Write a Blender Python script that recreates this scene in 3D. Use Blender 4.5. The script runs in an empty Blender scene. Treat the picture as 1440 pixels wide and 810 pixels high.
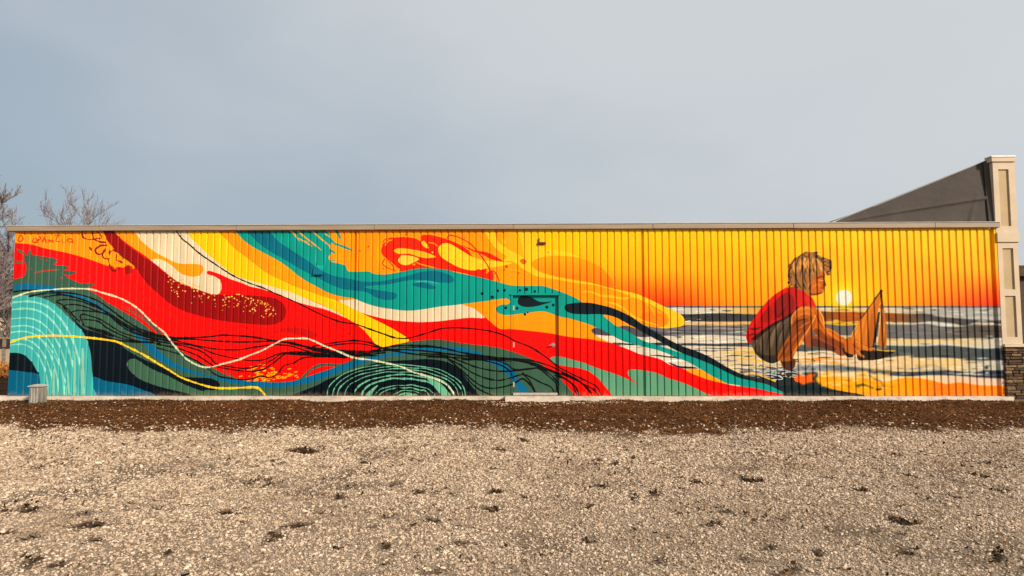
import bpy, bmesh, math, random
import numpy as np
from mathutils import Vector, Matrix

R = math.radians
random.seed(7)
rng = np.random.default_rng(7)
S = bpy.context.scene
COL = S.collection

# ------------------------------------------------------------------ camera
CAM = np.array([0.0, -13.750, 1.601])
YAW, PITCH, ROLL, FPX = -0.01474, 0.06295, -0.00139, 885.6
cy_, sy_, cp_, sp_ = math.cos(YAW), math.sin(YAW), math.cos(PITCH), math.sin(PITCH)
_f = np.array([sy_ * cp_, cy_ * cp_, sp_])
_r = np.array([cy_, -sy_, 0.0])
_u = np.cross(_r, _f)
_r, _u = math.cos(ROLL) * _r + math.sin(ROLL) * _u, -math.sin(ROLL) * _r + math.cos(ROLL) * _u
cam = bpy.data.cameras.new('camera')
cam.sensor_width = 36
cam.lens = FPX / 1440 * 36
cam.clip_start, cam.clip_end = 0.1, 3000
camo = bpy.data.objects.new('camera', cam)
M4 = Matrix.Identity(4)
for i in range(3):
    M4[i][0], M4[i][1], M4[i][2], M4[i][3] = _r[i], _u[i], -_f[i], CAM[i]
camo.matrix_world = M4
COL.objects.link(camo)
S.camera = camo

# ------------------------------------------------------------------ sky, sun, exposure
SUN_AZ, SUN_EL = 47.0, 27.0          # degrees right of the wall's normal, degrees up
sund = Vector((math.cos(R(SUN_EL)) * math.sin(R(SUN_AZ)), -math.cos(R(SUN_EL)) * math.cos(R(SUN_AZ)), math.sin(R(SUN_EL))))
world = bpy.data.worlds.new('World')
S.world = world
world.use_nodes = True
wt = world.node_tree
wt.nodes.clear()


def nd(t, kind, **kw):
    n = t.nodes.new(kind)
    for k, v in kw.items():
        setattr(n, k, v)
    return n


def ramp(t, stops, interp='LINEAR'):
    n = t.nodes.new('ShaderNodeValToRGB')
    n.color_ramp.interpolation = interp
    e = n.color_ramp.elements
    while len(e) < len(stops):
        e.new(0.5)
    for q, (p, c) in zip(e, stops):
        q.position = p
        q.color = (c[0], c[1], c[2], 1) if hasattr(c, '__len__') else (c, c, c, 1)
    return n


sky = nd(wt, 'ShaderNodeTexSky', sky_type='NISHITA', sun_disc=False)
sky.sun_elevation = R(SUN_EL)
sky.sun_rotation = R(180 - SUN_AZ)
sky.dust_density = 3.0
bgs = nd(wt, 'ShaderNodeBackground')
bgs.inputs['Strength'].default_value = 0.06
wt.links.new(sky.outputs[0], bgs.inputs['Color'])
tcw = nd(wt, 'ShaderNodeTexCoord')
mpw = nd(wt, 'ShaderNodeMapping')
mpw.inputs['Scale'].default_value = (1.0, 1.0, 2.2)
mpw.inputs['Location'].default_value = (0.35, 0.1, 0.2)
wt.links.new(tcw.outputs['Generated'], mpw.inputs[0])
nzw = nd(wt, 'ShaderNodeTexNoise')
nzw.inputs['Scale'].default_value = 1.7
nzw.inputs['Detail'].default_value = 4
nzw.inputs['Roughness'].default_value = 0.45
wt.links.new(mpw.outputs[0], nzw.inputs['Vector'])
dotw = nd(wt, 'ShaderNodeVectorMath', operation='DOT_PRODUCT')      # the deck is thinner up high and sunward
dotw.inputs[1].default_value = (0.55, 0.0, 0.95)
wt.links.new(tcw.outputs['Generated'], dotw.inputs[0])
mw1 = nd(wt, 'ShaderNodeMath', operation='MULTIPLY_ADD')
mw1.inputs[1].default_value = 0.75
mw1.inputs[2].default_value = -0.1
wt.links.new(dotw.outputs['Value'], mw1.inputs[0])
mw2 = nd(wt, 'ShaderNodeMath', operation='ADD', use_clamp=True)
wt.links.new(mw1.outputs[0], mw2.inputs[0])
mw3 = nd(wt, 'ShaderNodeMath', operation='MULTIPLY_ADD')
mw3.inputs[1].default_value = 0.5
mw3.inputs[2].default_value = 0.285
wt.links.new(nzw.outputs[0], mw3.inputs[0])
wt.links.new(mw3.outputs[0], mw2.inputs[1])
cloud = ramp(wt, [(0.25, (0.19, 0.25, 0.295)), (0.47, (0.25, 0.292, 0.335)), (0.7, (0.385, 0.405, 0.42)), (0.95, (0.43, 0.445, 0.45))])
wt.links.new(mw2.outputs[0], cloud.inputs[0])
bgc = nd(wt, 'ShaderNodeBackground')
wt.links.new(cloud.outputs[0], bgc.inputs['Color'])
mixw = nd(wt, 'ShaderNodeMixShader')
mixw.inputs[0].default_value = 0.88
wt.links.new(bgs.outputs[0], mixw.inputs[1])
wt.links.new(bgc.outputs[0], mixw.inputs[2])
wo = nd(wt, 'ShaderNodeOutputWorld')
wt.links.new(mixw.outputs[0], wo.inputs[0])

sl = bpy.data.lights.new('sun', 'SUN')
sl.energy = 3.3
sl.angle = R(6)
sl.color = (1.0, 0.9, 0.77)
so = bpy.data.objects.new('sun', sl)
so.rotation_euler = (-sund).to_track_quat('-Z', 'Y').to_euler()
COL.objects.link(so)

S.view_settings.view_transform = 'Standard'
S.view_settings.look = 'None'
S.view_settings.gamma = 1
S.view_settings.use_curve_mapping = False
S.view_settings.exposure = 0.75


# ------------------------------------------------------------------ measuring helpers (used while laying the place out)
def ray(px, py):
    return _f + _r * ((px - 720) / FPX) + _u * ((405 - py) / FPX)


def at(px, py, Y=0.0):
    d = ray(px, py)
    k = (Y - CAM[1]) / d[1]
    p = CAM + d * k
    return Vector(p)


def on_ground(px, py, z=0.0):
    d = ray(px, py)
    p = CAM + d * ((z - CAM[2]) / d[2])
    return Vector(p)


def to_px(x, y, z):
    dx, dy, dz = x - CAM[0], y - CAM[1], z - CAM[2]
    w = dx * _f[0] + dy * _f[1] + dz * _f[2]
    return (720 + FPX * (dx * _r[0] + dy * _r[1] + dz * _r[2]) / w,
            405 - FPX * (dx * _u[0] + dy * _u[1] + dz * _u[2]) / w)


# ------------------------------------------------------------------ object helpers
def tag(o, label=None, cat=None, group=None, kind=None):
    if label: o['label'] = label
    if cat: o['category'] = cat
    if group: o['group'] = group
    if kind: o['kind'] = kind
    return o


def empty(name, loc=(0, 0, 0)):
    o = bpy.data.objects.new(name, None)
    o.location = loc
    o.empty_display_size = 0.2
    COL.objects.link(o)
    return o


def link(name, me, m=None, parent=None):
    o = bpy.data.objects.new(name, me)
    if m is not None and not me.materials:
        me.materials.append(m)
    COL.objects.link(o)
    if parent is not None:
        o.parent = parent
        wl = Vector((0, 0, 0))
        q = parent
        while q is not None:
            wl += q.location
            q = q.parent
        o.location = -wl          # meshes are modelled in world coordinates
    return o


def mesh(name, verts, faces, m=None, parent=None, smooth=False):
    me = bpy.data.meshes.new(name)
    me.from_pydata([tuple(v) for v in verts], [], [tuple(f) for f in faces])
    me.update()
    if smooth:
        for p in me.polygons:
            p.use_smooth = True
    return link(name, me, m, parent)


def bm_obj(name, bm, m=None, parent=None, smooth=False):
    me = bpy.data.meshes.new(name)
    bmesh.ops.recalc_face_normals(bm, faces=bm.faces)
    bm.to_mesh(me)
    bm.free()
    if smooth:
        for p in me.polygons:
            p.use_smooth = True
    return link(name, me, m, parent)


def bx(bm, x0, x1, y0, y1, z0, z1, bev=0.0):
    vs = [bm.verts.new((x, y, z)) for x in (x0, x1) for y in (y0, y1) for z in (z0, z1)]
    fs = [bm.faces.new([vs[i] for i in f]) for f in ((0, 1, 3, 2), (4, 6, 7, 5), (0, 4, 5, 1), (2, 3, 7, 6), (0, 2, 6, 4), (1, 5, 7, 3))]
    if bev > 0:
        es = list({e for f in fs for e in f.edges})
        bmesh.ops.bevel(bm, geom=es, offset=bev, segments=2, affect='EDGES')


def box(name, x0, x1, y0, y1, z0, z1, m, parent=None, bev=0.004):
    bm = bmesh.new()
    bx(bm, x0, x1, y0, y1, z0, z1, bev)
    return bm_obj(name, bm, m, parent)


def cyl(bm, a, b, ra, rb=None, n=10):
    rb = ra if rb is None else rb
    a, b = Vector(a), Vector(b)
    d = (b - a).normalized()
    t = d.orthogonal().normalized()
    s = d.cross(t)
    A = [bm.verts.new(a + (t * math.cos(2 * math.pi * i / n) + s * math.sin(2 * math.pi * i / n)) * ra) for i in range(n)]
    B = [bm.verts.new(b + (t * math.cos(2 * math.pi * i / n) + s * math.sin(2 * math.pi * i / n)) * rb) for i in range(n)]
    for i in range(n):
        bm.faces.new((A[i], A[(i + 1) % n], B[(i + 1) % n], B[i]))
    bm.faces.new(A[::-1])
    bm.faces.new(B)


# ------------------------------------------------------------------ materials
def lin(c):
    return tuple(((v / 255) / 12.92 if v / 255 <= 0.04045 else ((v / 255 + 0.055) / 1.055) ** 2.4) for v in c)


def mat(name, stops, scale=6.0, detail=6, rough=0.8, bump=0.2, bscale=60.0, bdist=0.01, spec=0.3, metal=0.0, stretch=(1, 1, 1), brough=0.6):
    """a noise-varied surface: stops = colour ramp of albedos (linear)"""
    m = bpy.data.materials.new(name)
    m.use_nodes = True
    t = m.node_tree
    b = t.nodes['Principled BSDF']
    tc = nd(t, 'ShaderNodeTexCoord')
    mp = nd(t, 'ShaderNodeMapping')
    mp.inputs['Scale'].default_value = stretch
    t.links.new(tc.outputs['Object'], mp.inputs[0])
    n1 = nd(t, 'ShaderNodeTexNoise')
    n1.inputs['Scale'].default_value = scale
    n1.inputs['Detail'].default_value = detail
    n1.inputs['Roughness'].default_value = 0.62
    t.links.new(mp.outputs[0], n1.inputs['Vector'])
    rp = ramp(t, stops)
    t.links.new(n1.outputs[0], rp.inputs[0])
    t.links.new(rp.outputs[0], b.inputs['Base Color'])
    b.inputs['Roughness'].default_value = rough
    b.inputs['Specular IOR Level'].default_value = spec
    b.inputs['Metallic'].default_value = metal
    if bump > 0:
        n2 = nd(t, 'ShaderNodeTexNoise')
        n2.inputs['Scale'].default_value = bscale
        n2.inputs['Detail'].default_value = 5
        n2.inputs['Roughness'].default_value = brough
        t.links.new(mp.outputs[0], n2.inputs['Vector'])
        bp = nd(t, 'ShaderNodeBump')
        bp.inputs['Strength'].default_value = bump
        bp.inputs['Distance'].default_value = bdist
        t.links.new(n2.outputs[0], bp.inputs['Height'])
        t.links.new(bp.outputs[0], b.inputs['Normal'])
    return m


M = {}
M['fascia'] = mat('fascia_metal', [(0.3, (0.26, 0.19, 0.13)), (0.7, (0.35, 0.26, 0.18))], 3, rough=0.5, bump=0.05, stretch=(0.4, 1, 6))
M['fascia_edge'] = mat('fascia_edge_metal', [(0.3, (0.4, 0.36, 0.3)), (0.7, (0.55, 0.5, 0.43))], 3, rough=0.4, bump=0.03)
M['concrete'] = mat('concrete', [(0.25, (0.33, 0.25, 0.18)), (0.45, (0.56, 0.46, 0.36)), (0.75, (0.7, 0.6, 0.48))], 5, detail=9, rough=0.9, bump=0.5, bscale=40, bdist=0.015, stretch=(1, 1, 2.5))
M['beige'] = mat('beige_stucco', [(0.3, (0.51, 0.395, 0.27)), (0.7, (0.59, 0.465, 0.33))], 2.5, rough=0.85, bump=0.25, bscale=180, bdist=0.004)
M['tan'] = mat('tan_stucco', [(0.3, (0.4, 0.28, 0.155)), (0.7, (0.47, 0.335, 0.19))], 2.5, rough=0.85, bump=0.25, bscale=180, bdist=0.004)
M['membrane'] = mat('roof_membrane', [(0.3, (0.062, 0.051, 0.045)), (0.7, (0.08, 0.066, 0.058))], 1.6, rough=0.8, spec=0.1, bump=0.35, bscale=5, bdist=0.05)
M['white_metal'] = mat('white_metal', [(0.3, (0.68, 0.66, 0.6)), (0.7, (0.8, 0.78, 0.73))], 8, rough=0.4, bump=0.05)
M['steel'] = mat('brushed_steel', [(0.3, (0.5, 0.48, 0.45)), (0.7, (0.62, 0.6, 0.57))], 30, rough=0.35, bump=0.05, metal=0.9)
M['dark_metal'] = mat('dark_metal', [(0.3, (0.025, 0.018, 0.014)), (0.7, (0.05, 0.035, 0.025))], 30, rough=0.5, bump=0.1)
M['galv'] = mat('weathered_galvanised', [(0.3, (0.1, 0.085, 0.065)), (0.5, (0.2, 0.18, 0.15)), (0.72, (0.33, 0.31, 0.27))], 9, detail=8, rough=0.6, bump=0.25, bscale=50, stretch=(2.5, 2.5, 0.35))
M['galvtop'] = mat('galvanised_cap', [(0.3, (0.3, 0.27, 0.22)), (0.7, (0.46, 0.43, 0.37))], 9, rough=0.5, bump=0.15)
M['bark'] = mat('grey_bark', [(0.3, (0.115, 0.088, 0.078)), (0.7, (0.22, 0.18, 0.165))], 12, rough=0.9, bump=0.5, bscale=60)
M['twig'] = mat('twig_bark', [(0.3, (0.15, 0.11, 0.1)), (0.7, (0.26, 0.205, 0.19))], 12, rough=0.9, bump=0.0)
M['inner'] = mat('building_core', [(0.3, (0.1, 0.09, 0.08)), (0.7, (0.14, 0.12, 0.1))], 3, bump=0.0)

stone_tones = []
for i, c in enumerate([(0.09, 0.048, 0.024), (0.13, 0.075, 0.038), (0.18, 0.108, 0.056), (0.07, 0.04, 0.022), (0.24, 0.15, 0.08)]):
    stone_tones.append(mat('ledge_stone_%d' % i, [(0.25, tuple(v * 0.6 for v in c)), (0.75, tuple(v * 1.3 for v in c))], 11, rough=0.9, bump=0.8, bscale=35, bdist=0.03))
M['mortar'] = mat('mortar', [(0.3, (0.035, 0.025, 0.018)), (0.7, (0.07, 0.05, 0.035))], 10, rough=0.95, bump=0.4)

# ------------------------------------------------------------------ the mural: painted on the wall in code
TPM = 190                                  # texels per metre of wall
WX0, WX1 = -11.30, 10.45                   # extent of the painted sheet on the wall, metres
WZ0, WZ1 = 0.05, 3.80
CW, CH = int((WX1 - WX0) * TPM), int((WZ1 - WZ0) * TPM)
IMG = np.zeros((CH, CW, 3), np.float32)    # row 0 = bottom of the wall
_xs = (np.arange(CW) + 0.5) / TPM + WX0
_zs = (np.arange(CH) + 0.5) / TPM + WZ0
PX, PY = to_px(_xs[None, :].astype(np.float64), 0.0, _zs[:, None].astype(np.float64))
PX, PY = PX.astype(np.float32), PY.astype(np.float32)
TPP = TPM / 64.7                           # texels per unit of the traced sketch


def wall_tex(pts):
    P = np.asarray(pts, float)
    D = _f[None] + _r[None] * ((P[:, :1] - 720) / FPX) + _u[None] * ((405 - P[:, 1:2]) / FPX)
    k = (0 - CAM[1]) / D[:, 1]
    X = CAM[0] + D[:, 0] * k
    Z = CAM[2] + D[:, 2] * k
    return np.stack([(X - WX0) * TPM, (Z - WZ0) * TPM], 1)


def crom(pts, closed, n=8):
    P = np.asarray(pts, float)
    if len(P) < 3:
        if len(P) == 2 and not closed:
            t = np.linspace(0, 1, n + 1)[:, None]
            return P[0] * (1 - t) + P[1] * t
        return P
    if closed:
        Q = np.concatenate([P[-1:], P, P[:2]])
    else:
        Q = np.concatenate([2 * P[:1] - P[1:2], P, 2 * P[-1:] - P[-2:-1]])
    out = []
    t = np.linspace(0, 1, n, endpoint=False)[:, None]
    for i in range(1, len(Q) - 2):
        a, b, c, d = Q[i - 1], Q[i], Q[i + 1], Q[i + 2]
        out.append(0.5 * (2 * b + (c - a) * t + (2 * a - 5 * b + 4 * c - d) * t ** 2 + (3 * b - a - 3 * c + d) * t ** 3))
    out = np.concatenate(out)
    if not closed:
        out = np.concatenate([out, P[-1:]])
    return out


def fill(pts, color, smooth=True, alpha=1.0):
    P = crom(pts, True) if smooth else np.asarray(pts, float)
    T = wall_tex(P)
    x0, y0 = T[:, 0], T[:, 1]
    x1, y1 = np.roll(x0, -1), np.roll(y0, -1)
    lo, hi = int(max(0, math.floor(y0.min()))), int(min(CH - 1, math.ceil(y0.max())))
    for r in range(lo, hi + 1):
        yc = r + 0.5
        k = ((y0 <= yc) & (y1 > yc)) | ((y1 <= yc) & (y0 > yc))
        if not k.any():
            continue
        xx = np.sort(x0[k] + (yc - y0[k]) / (y1[k] - y0[k]) * (x1[k] - x0[k]))
        for a, b in zip(xx[::2], xx[1::2]):
            a, b = max(0, int(round(a))), min(CW, int(round(b)))
            if b > a:
                if callable(color):
                    c = color(PX[r, a:b], PY[r, a:b])
                else:
                    c = np.array(color, np.float32)
                IMG[r, a:b] = c if alpha >= 1 else IMG[r, a:b] * (1 - alpha) + c * alpha


def stroke(pts, w, color, taper=0.0, jit=0.12, alpha=1.0, n=10):
    T = wall_tex(crom(pts, False, n))
    seg = np.hypot(*np.diff(T, axis=0).T)
    L = np.concatenate([[0], np.cumsum(seg)])
    N = max(3, int(L[-1] / 1.2))
    s = np.linspace(0, L[-1], N)
    X, Y = np.interp(s, L, T[:, 0]), np.interp(s, L, T[:, 1])
    wob = np.interp(s, np.linspace(0, L[-1], max(3, int(L[-1] / 14))), rng.normal(0, 1, max(3, int(L[-1] / 14))))
    c = np.array(color, np.float32)
    for i in range(N):
        q = s[i] / L[-1]
        rad = 0.5 * w * TPP * (1 + jit * wob[i])
        if taper:
            rad *= min(1, 0.25 + min(q, 1 - q) / taper)
        for r in range(int(max(0, math.ceil(Y[i] - rad - 0.5))), int(min(CH - 1, math.floor(Y[i] + rad - 0.5))) + 1):
            h = math.sqrt(max(0, rad * rad - (r + 0.5 - Y[i]) ** 2))
            a, b = max(0, int(round(X[i] - h))), min(CW, int(round(X[i] + h)))
            if b > a:
                IMG[r, a:b] = c if alpha >= 1 else IMG[r, a:b] * (1 - alpha) + c * alpha


def dot(x, y, r, color):
    fill([(x + r * math.cos(a), y + r * math.sin(a)) for a in np.linspace(0, 6.283, 11)[:-1]], color)


RED, DRED, RED2 = (245, 8, 0), (158, 2, 0), (238, 44, 4)
ORG, YEL, YEL2, CRM = (255, 158, 0), (252, 200, 0), (250, 200, 32), (230, 208, 172)
TEAL, DTEAL, SAGE, SAGE2 = (6, 158, 143), (0, 116, 134), (68, 103, 82), (106, 162, 128)
BLUE, NAVY, AQUA, LAQ = (0, 112, 150), (4, 22, 32), (72, 178, 173), (142, 212, 192)
BLK = (14, 12, 12)
D2 = (18, 34, 42)

# base and the right-hand sunset sky
IMG[:] = RED


def sunset(x, y):
    t = np.clip((y - 322) / 110, 0, 1)[:, None]
    c = np.array([254, 204, 0], np.float32) * (1 - t) + np.array([253, 160, 0], np.float32) * t
    lo = np.exp(-((x - 915) / 78) ** 2) + np.exp(-((x - 1425) / 95) ** 2)
    k = np.clip((t[:, 0] - 0.5) / 0.5, 0, 1) ** 1.35 * np.clip(lo * 1.1, 0, 1)
    c = c * (1 - k[:, None]) + np.array([250, 62, 0], np.float32) * k[:, None]
    s = np.exp(-(((x - 1187) / 60) ** 2 + ((y - 418) / 42) ** 2)) * 0.75
    c = c * (1 - s[:, None]) + np.array([255, 212, 0], np.float32) * s[:, None]
    m = np.clip((x - 690) / 75, 0, 1)[:, None]
    return c * m + np.array(ORG, np.float32) * (1 - m)


fill([(440, 300), (1440, 300), (1440, 445), (600, 445), (480, 418), (440, 404)], sunset, smooth=False)

# the sea: bands from the horizon down, each band painted over what lies below it
def band(color, top, x0=None, x1=None):
    xs = [p[0] for p in top]
    fill(list(crom(top, False, 6)) + [(xs[-1], 570), (xs[0], 570)], color, smooth=False)


def mixc(stops):
    X = np.array([s[0] for s in stops], float)
    C = np.array([s[1] for s in stops], float)
    def f(x, y):
        return np.stack([np.interp(x, X, C[:, i]) for i in range(3)], 1).astype(np.float32)
    return f


band((92, 104, 112), [(820, 430.5), (1430, 430.5)])
band(mixc([(930, (190, 186, 176)), (1000, (214, 204, 180)), (1060, (228, 180, 80)), (1150, (210, 196, 168)), (1190, (232, 200, 120)), (1240, (222, 200, 160)), (1320, (176, 172, 162)), (1413, (186, 182, 172))]), [(820, 432.6), (1430, 432.6)])
band(mixc([(930, (62, 62, 62)), (1065, (72, 70, 68)), (1150, (120, 76, 34)), (1190, (190, 100, 14)), (1260, (150, 88, 34)), (1300, (90, 84, 78)), (1413, (78, 76, 76))]), [(820, 441), (960, 442), (1010, 440.5), (1070, 442), (1160, 438.5), (1240, 440), (1280, 441.5), (1300, 441), (1320, 445.5), (1350, 448), (1380, 450), (1430, 450.5)])
band(mixc([(930, (210, 196, 168)), (1050, (232, 180, 110)), (1155, (220, 196, 130)), (1185, (226, 180, 40)), (1225, (220, 196, 120)), (1300, (196, 196, 190)), (1413, (214, 196, 166))]), [(820, 452.5), (960, 452), (1010, 452.5), (1070, 452), (1160, 452), (1175, 449.5), (1190, 452), (1230, 452), (1265, 453), (1285, 454), (1310, 452), (1340, 455), (1356, 458), (1370, 454), (1390, 453.5), (1430, 454.5)])
band(mixc([(930, (118, 114, 114)), (1060, (124, 120, 116)), (1160, (104, 102, 98)), (1300, (118, 116, 114)), (1350, (100, 92, 84)), (1413, (94, 84, 76))]), [(820, 456), (960, 457), (1010, 458), (1070, 456.5), (1160, 456), (1185, 458), (1240, 456), (1275, 457), (1300, 455.5), (1320, 458), (1345, 460), (1370, 457.5), (1430, 458)])
band(mixc([(930, (222, 208, 186)), (1060, (214, 204, 184)), (1180, (222, 200, 150)), (1260, (226, 200, 140)), (1340, (222, 196, 140)), (1413, (200, 196, 186))]), [(820, 472), (930, 472.5), (1000, 471), (1060, 473), (1160, 471), (1230, 474), (1260, 476), (1310, 477), (1350, 476), (1430, 475)])
band((202, 204, 202), [(1230, 482), (1260, 484), (1290, 485), (1330, 483), (1360, 486), (1385, 488), (1430, 486)])
band(mixc([(930, (60, 68, 78)), (1050, (84, 88, 92)), (1250, (92, 98, 90)), (1340, (84, 90, 86)), (1413, (66, 72, 76))]), [(820, 482.5), (960, 482.5), (1010, 483.5), (1060, 482), (1170, 484), (1250, 486), (1290, 487), (1330, 486), (1365, 489), (1390, 490.5), (1430, 488)])
band(mixc([(900, (224, 212, 192)), (1000, (222, 206, 180)), (1060, (224, 196, 140)), (1180, (226, 206, 176)), (1260, (226, 196, 146)), (1340, (224, 200, 152)), (1413, (200, 198, 190))]), [(820, 486), (960, 486), (1010, 487), (1060, 488), (1120, 494), (1160, 493), (1195, 497), (1240, 503), (1262, 501), (1282, 500), (1290, 503), (1320, 503), (1345, 504), (1360, 507), (1385, 507), (1430, 506)])
band(mixc([(1000, (120, 120, 118)), (1150, (150, 150, 148)), (1230, (92, 100, 104)), (1280, (70, 80, 88)), (1413, (58, 66, 78))]), [(1040, 519), (1090, 517), (1150, 513), (1200, 516), (1240, 521), (1270, 523), (1300, 522.5), (1330, 521), (1370, 524), (1390, 521), (1430, 521)])
band(mixc([(1090, (200, 190, 170)), (1160, (236, 214, 170)), (1260, (236, 212, 168)), (1340, (236, 200, 160)), (1413, (238, 206, 180))]), [(1090, 523), (1150, 521.5), (1200, 522), (1225, 525), (1250, 528), (1280, 529), (1310, 527.5), (1350, 528.5), (1380, 531), (1430, 533)])
band(mixc([(1090, (250, 168, 20)), (1200, (254, 176, 8)), (1280, (255, 164, 0)), (1320, (255, 136, 6)), (1345, (255, 138, 4)), (1413, (255, 150, 2))]), [(1090, 529), (1150, 529), (1190, 530), (1220, 534), (1245, 537), (1262, 533), (1282, 531), (1310, 535), (1330, 540), (1350, 538), (1380, 542), (1430, 543)])
# brushwork on the sea
for i in range(620):
    x = rng.uniform(835, 1413)
    y = 433 + 95 * rng.random()
    q = rng.random()
    base = IMG[int(np.clip((wall_tex([(x, y)])[0, 1]), 0, CH - 1)), int(np.clip(wall_tex([(x, y)])[0, 0], 0, CW - 1))]
    f = 1 + rng.normal(0, 0.3)
    c = np.clip(base * f + rng.normal(0, 5), 0, 255)
    w = rng.uniform(6, 26)
    dy = rng.normal(0, 1.0)
    stroke([(x - w / 2, y), (x, y + dy * 0.6), (x + w / 2, y + dy)], rng.uniform(0.5, 1.3), c, taper=0.3, alpha=0.75, n=4)
for (x, y, w, c) in [(1060, 495, 60, (234, 190, 44)), (1030, 497, 55, (228, 190, 70)), (1050, 505, 40, (238, 196, 60)), (1005, 490, 60, (96, 98, 102)), (990, 493, 50, (116, 116, 118)),
                     (1075, 508, 30, (236, 190, 40)), (985, 503, 30, (120, 124, 130)), (1020, 507, 34, (150, 146, 140)), (1040, 500.5, 44, (70, 62, 50)), (960, 500, 34, (92, 100, 110)),
                     (1045, 513, 36, (140, 138, 132)), (1000, 512, 24, (96, 104, 116)), (985, 465, 70, (92, 90, 92)), (1020, 462, 60, (160, 150, 140)), (975, 469, 60, (78, 78, 82)), (1040, 468, 50, (168, 170, 174)),
                     (1165, 504.5, 84, (240, 150, 14)), (1150, 509, 60, (246, 164, 20)), (1180, 511, 40, (250, 176, 30)), (1140, 506, 40, (232, 120, 14)),
                     (1175, 455, 50, (214, 172, 20)), (1195, 453, 34, (180, 140, 20)), (1320, 513, 60, (232, 190, 90)), (1290, 510, 50, (228, 196, 120)), (1350, 508, 44, (232, 190, 96)),
                     (1385, 527, 50, (196, 200, 200)), (1365, 526, 50, (214, 212, 206)), (1350, 523, 40, (46, 54, 64)), (1395, 522, 34, (50, 66, 100)), (1300, 519, 60, (150, 152, 152)),
                     (1315, 514, 40, (176, 170, 160)), (1330, 463, 60, (136, 132, 128)), (1390, 468, 44, (108, 94, 82)), (1290, 468, 60, (132, 130, 128)), (1390, 443, 60, (150, 150, 148)), (1385, 447, 54, (200, 200, 196))]:
    stroke([(x - w / 2, y + 0.6), (x - w / 6, y - 0.5), (x + w / 6, y + 0.6), (x + w / 2, y)], rng.uniform(1.1, 2.0), c, taper=0.35, jit=0.3)
dot(1387, 517, 2.6, (44, 52, 66)); dot(1388, 525, 2.2, (228, 226, 220))
for i in range(150):
    x = rng.uniform(945, 1410)
    y = rng.choice([436, 453.5, 474, 478, 485.5, 504, 509, 513, 519, 526]) + rng.normal(0, 1.3)
    c = [(240, 226, 200), (232, 232, 226), (236, 206, 150), (50, 58, 66), (82, 88, 92)][rng.integers(0, 5)]
    w = rng.uniform(5, 20)
    stroke([(x - w / 2, y + rng.normal(0, .5)), (x, y), (x + w / 2, y + rng.normal(0, .8))], rng.uniform(0.6, 1.6), c, taper=0.4, alpha=0.7, n=4)
# grey patches left of the tide
fill([(830, 463), (836, 459), (848, 462), (860, 468), (858, 472), (845, 471), (834, 468)], (88, 84, 90))
fill([(866, 458), (880, 456), (900, 460), (925, 466), (940, 470), (920, 473), (900, 474), (885, 470)], (92, 88, 94))
fill([(838, 472), (850, 472), (870, 474), (886, 479), (900, 480), (890, 488), (870, 484), (850, 479)], (230, 214, 192))
stroke([(862, 482), (880, 484), (900, 485), (915, 489)], 2.0, (50, 60, 72), taper=0.3)
stroke([(914, 500), (925, 500), (940, 502), (956, 503), (972, 506)], 2.2, (44, 54, 66), taper=0.3)
stroke([(940, 510), (955, 516), (970, 517), (982, 518)], 3.0, (40, 52, 66), taper=0.3)

# the long red band along the bottom, sage pool and orange wedge
fill([(480, 448), (660, 447), (672, 446.5), (683, 447), (691, 453), (700, 460.5), (707, 463), (722, 463), (750, 466), (775, 469), (790, 472), (810, 475), (830, 477), (845, 479), (857, 481.5), (870, 486),
      (885, 492), (900, 498), (917, 502), (930, 506), (940, 512), (951, 516), (965, 520), (980, 525), (990, 530), (1000, 534), (1015, 538), (1030, 542), (1060, 546), (1080, 549), (1095, 553), (1107, 557), (1112, 570), (480, 570)], RED)
fill([(774, 504), (780, 501.5), (790, 502), (805, 506), (820, 510), (835, 516), (850, 521), (865, 526), (880, 532), (890, 536.5), (899, 541), (893, 537), (886, 531), (883, 526), (884, 521), (890, 519.5),
      (905, 521), (917, 523), (930, 527), (937, 531), (950, 535), (965, 540), (980, 547), (992, 553), (1003, 558), (1005, 570), (868, 570), (860, 555), (852, 545), (843, 534), (835, 527), (825, 521), (810, 517), (795, 515), (783, 512), (776, 508)], SAGE2)
fill([(965, 520), (975, 518.5), (990, 521), (1000, 526), (1010, 532), (1024, 540), (1000, 535), (985, 530), (970, 524)], (255, 166, 6))
# cream ribbon and orange tongue
fill([(466, 416), (482, 418), (497, 419), (510, 425), (525, 430), (545, 434), (575, 436), (600, 433), (625, 429), (656, 426), (668, 435), (679, 444), (680, 447.3), (660, 447), (640, 449), (615, 452), (590, 453), (570, 452), (550, 450), (530, 446), (515, 442), (500, 437), (488, 431), (475, 422)], CRM)
fill([(648, 426), (680, 422), (700, 420.5), (712, 419.5), (717, 423), (714, 428), (704, 428), (697, 433), (699, 439), (706, 442.5), (716, 443), (730, 441.5), (745, 439.5), (757, 438), (768, 438.5), (778, 442), (790, 446), (800, 448), (815, 452), (830, 457),
      (840, 460), (832, 463), (833, 468), (841, 474), (851, 479), (858, 482), (840, 479), (830, 477), (810, 475), (790, 472), (775, 469), (750, 466), (720, 463), (706, 463), (699, 460.5), (690, 453), (680, 444), (668, 434.5)], ORG)
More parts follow.
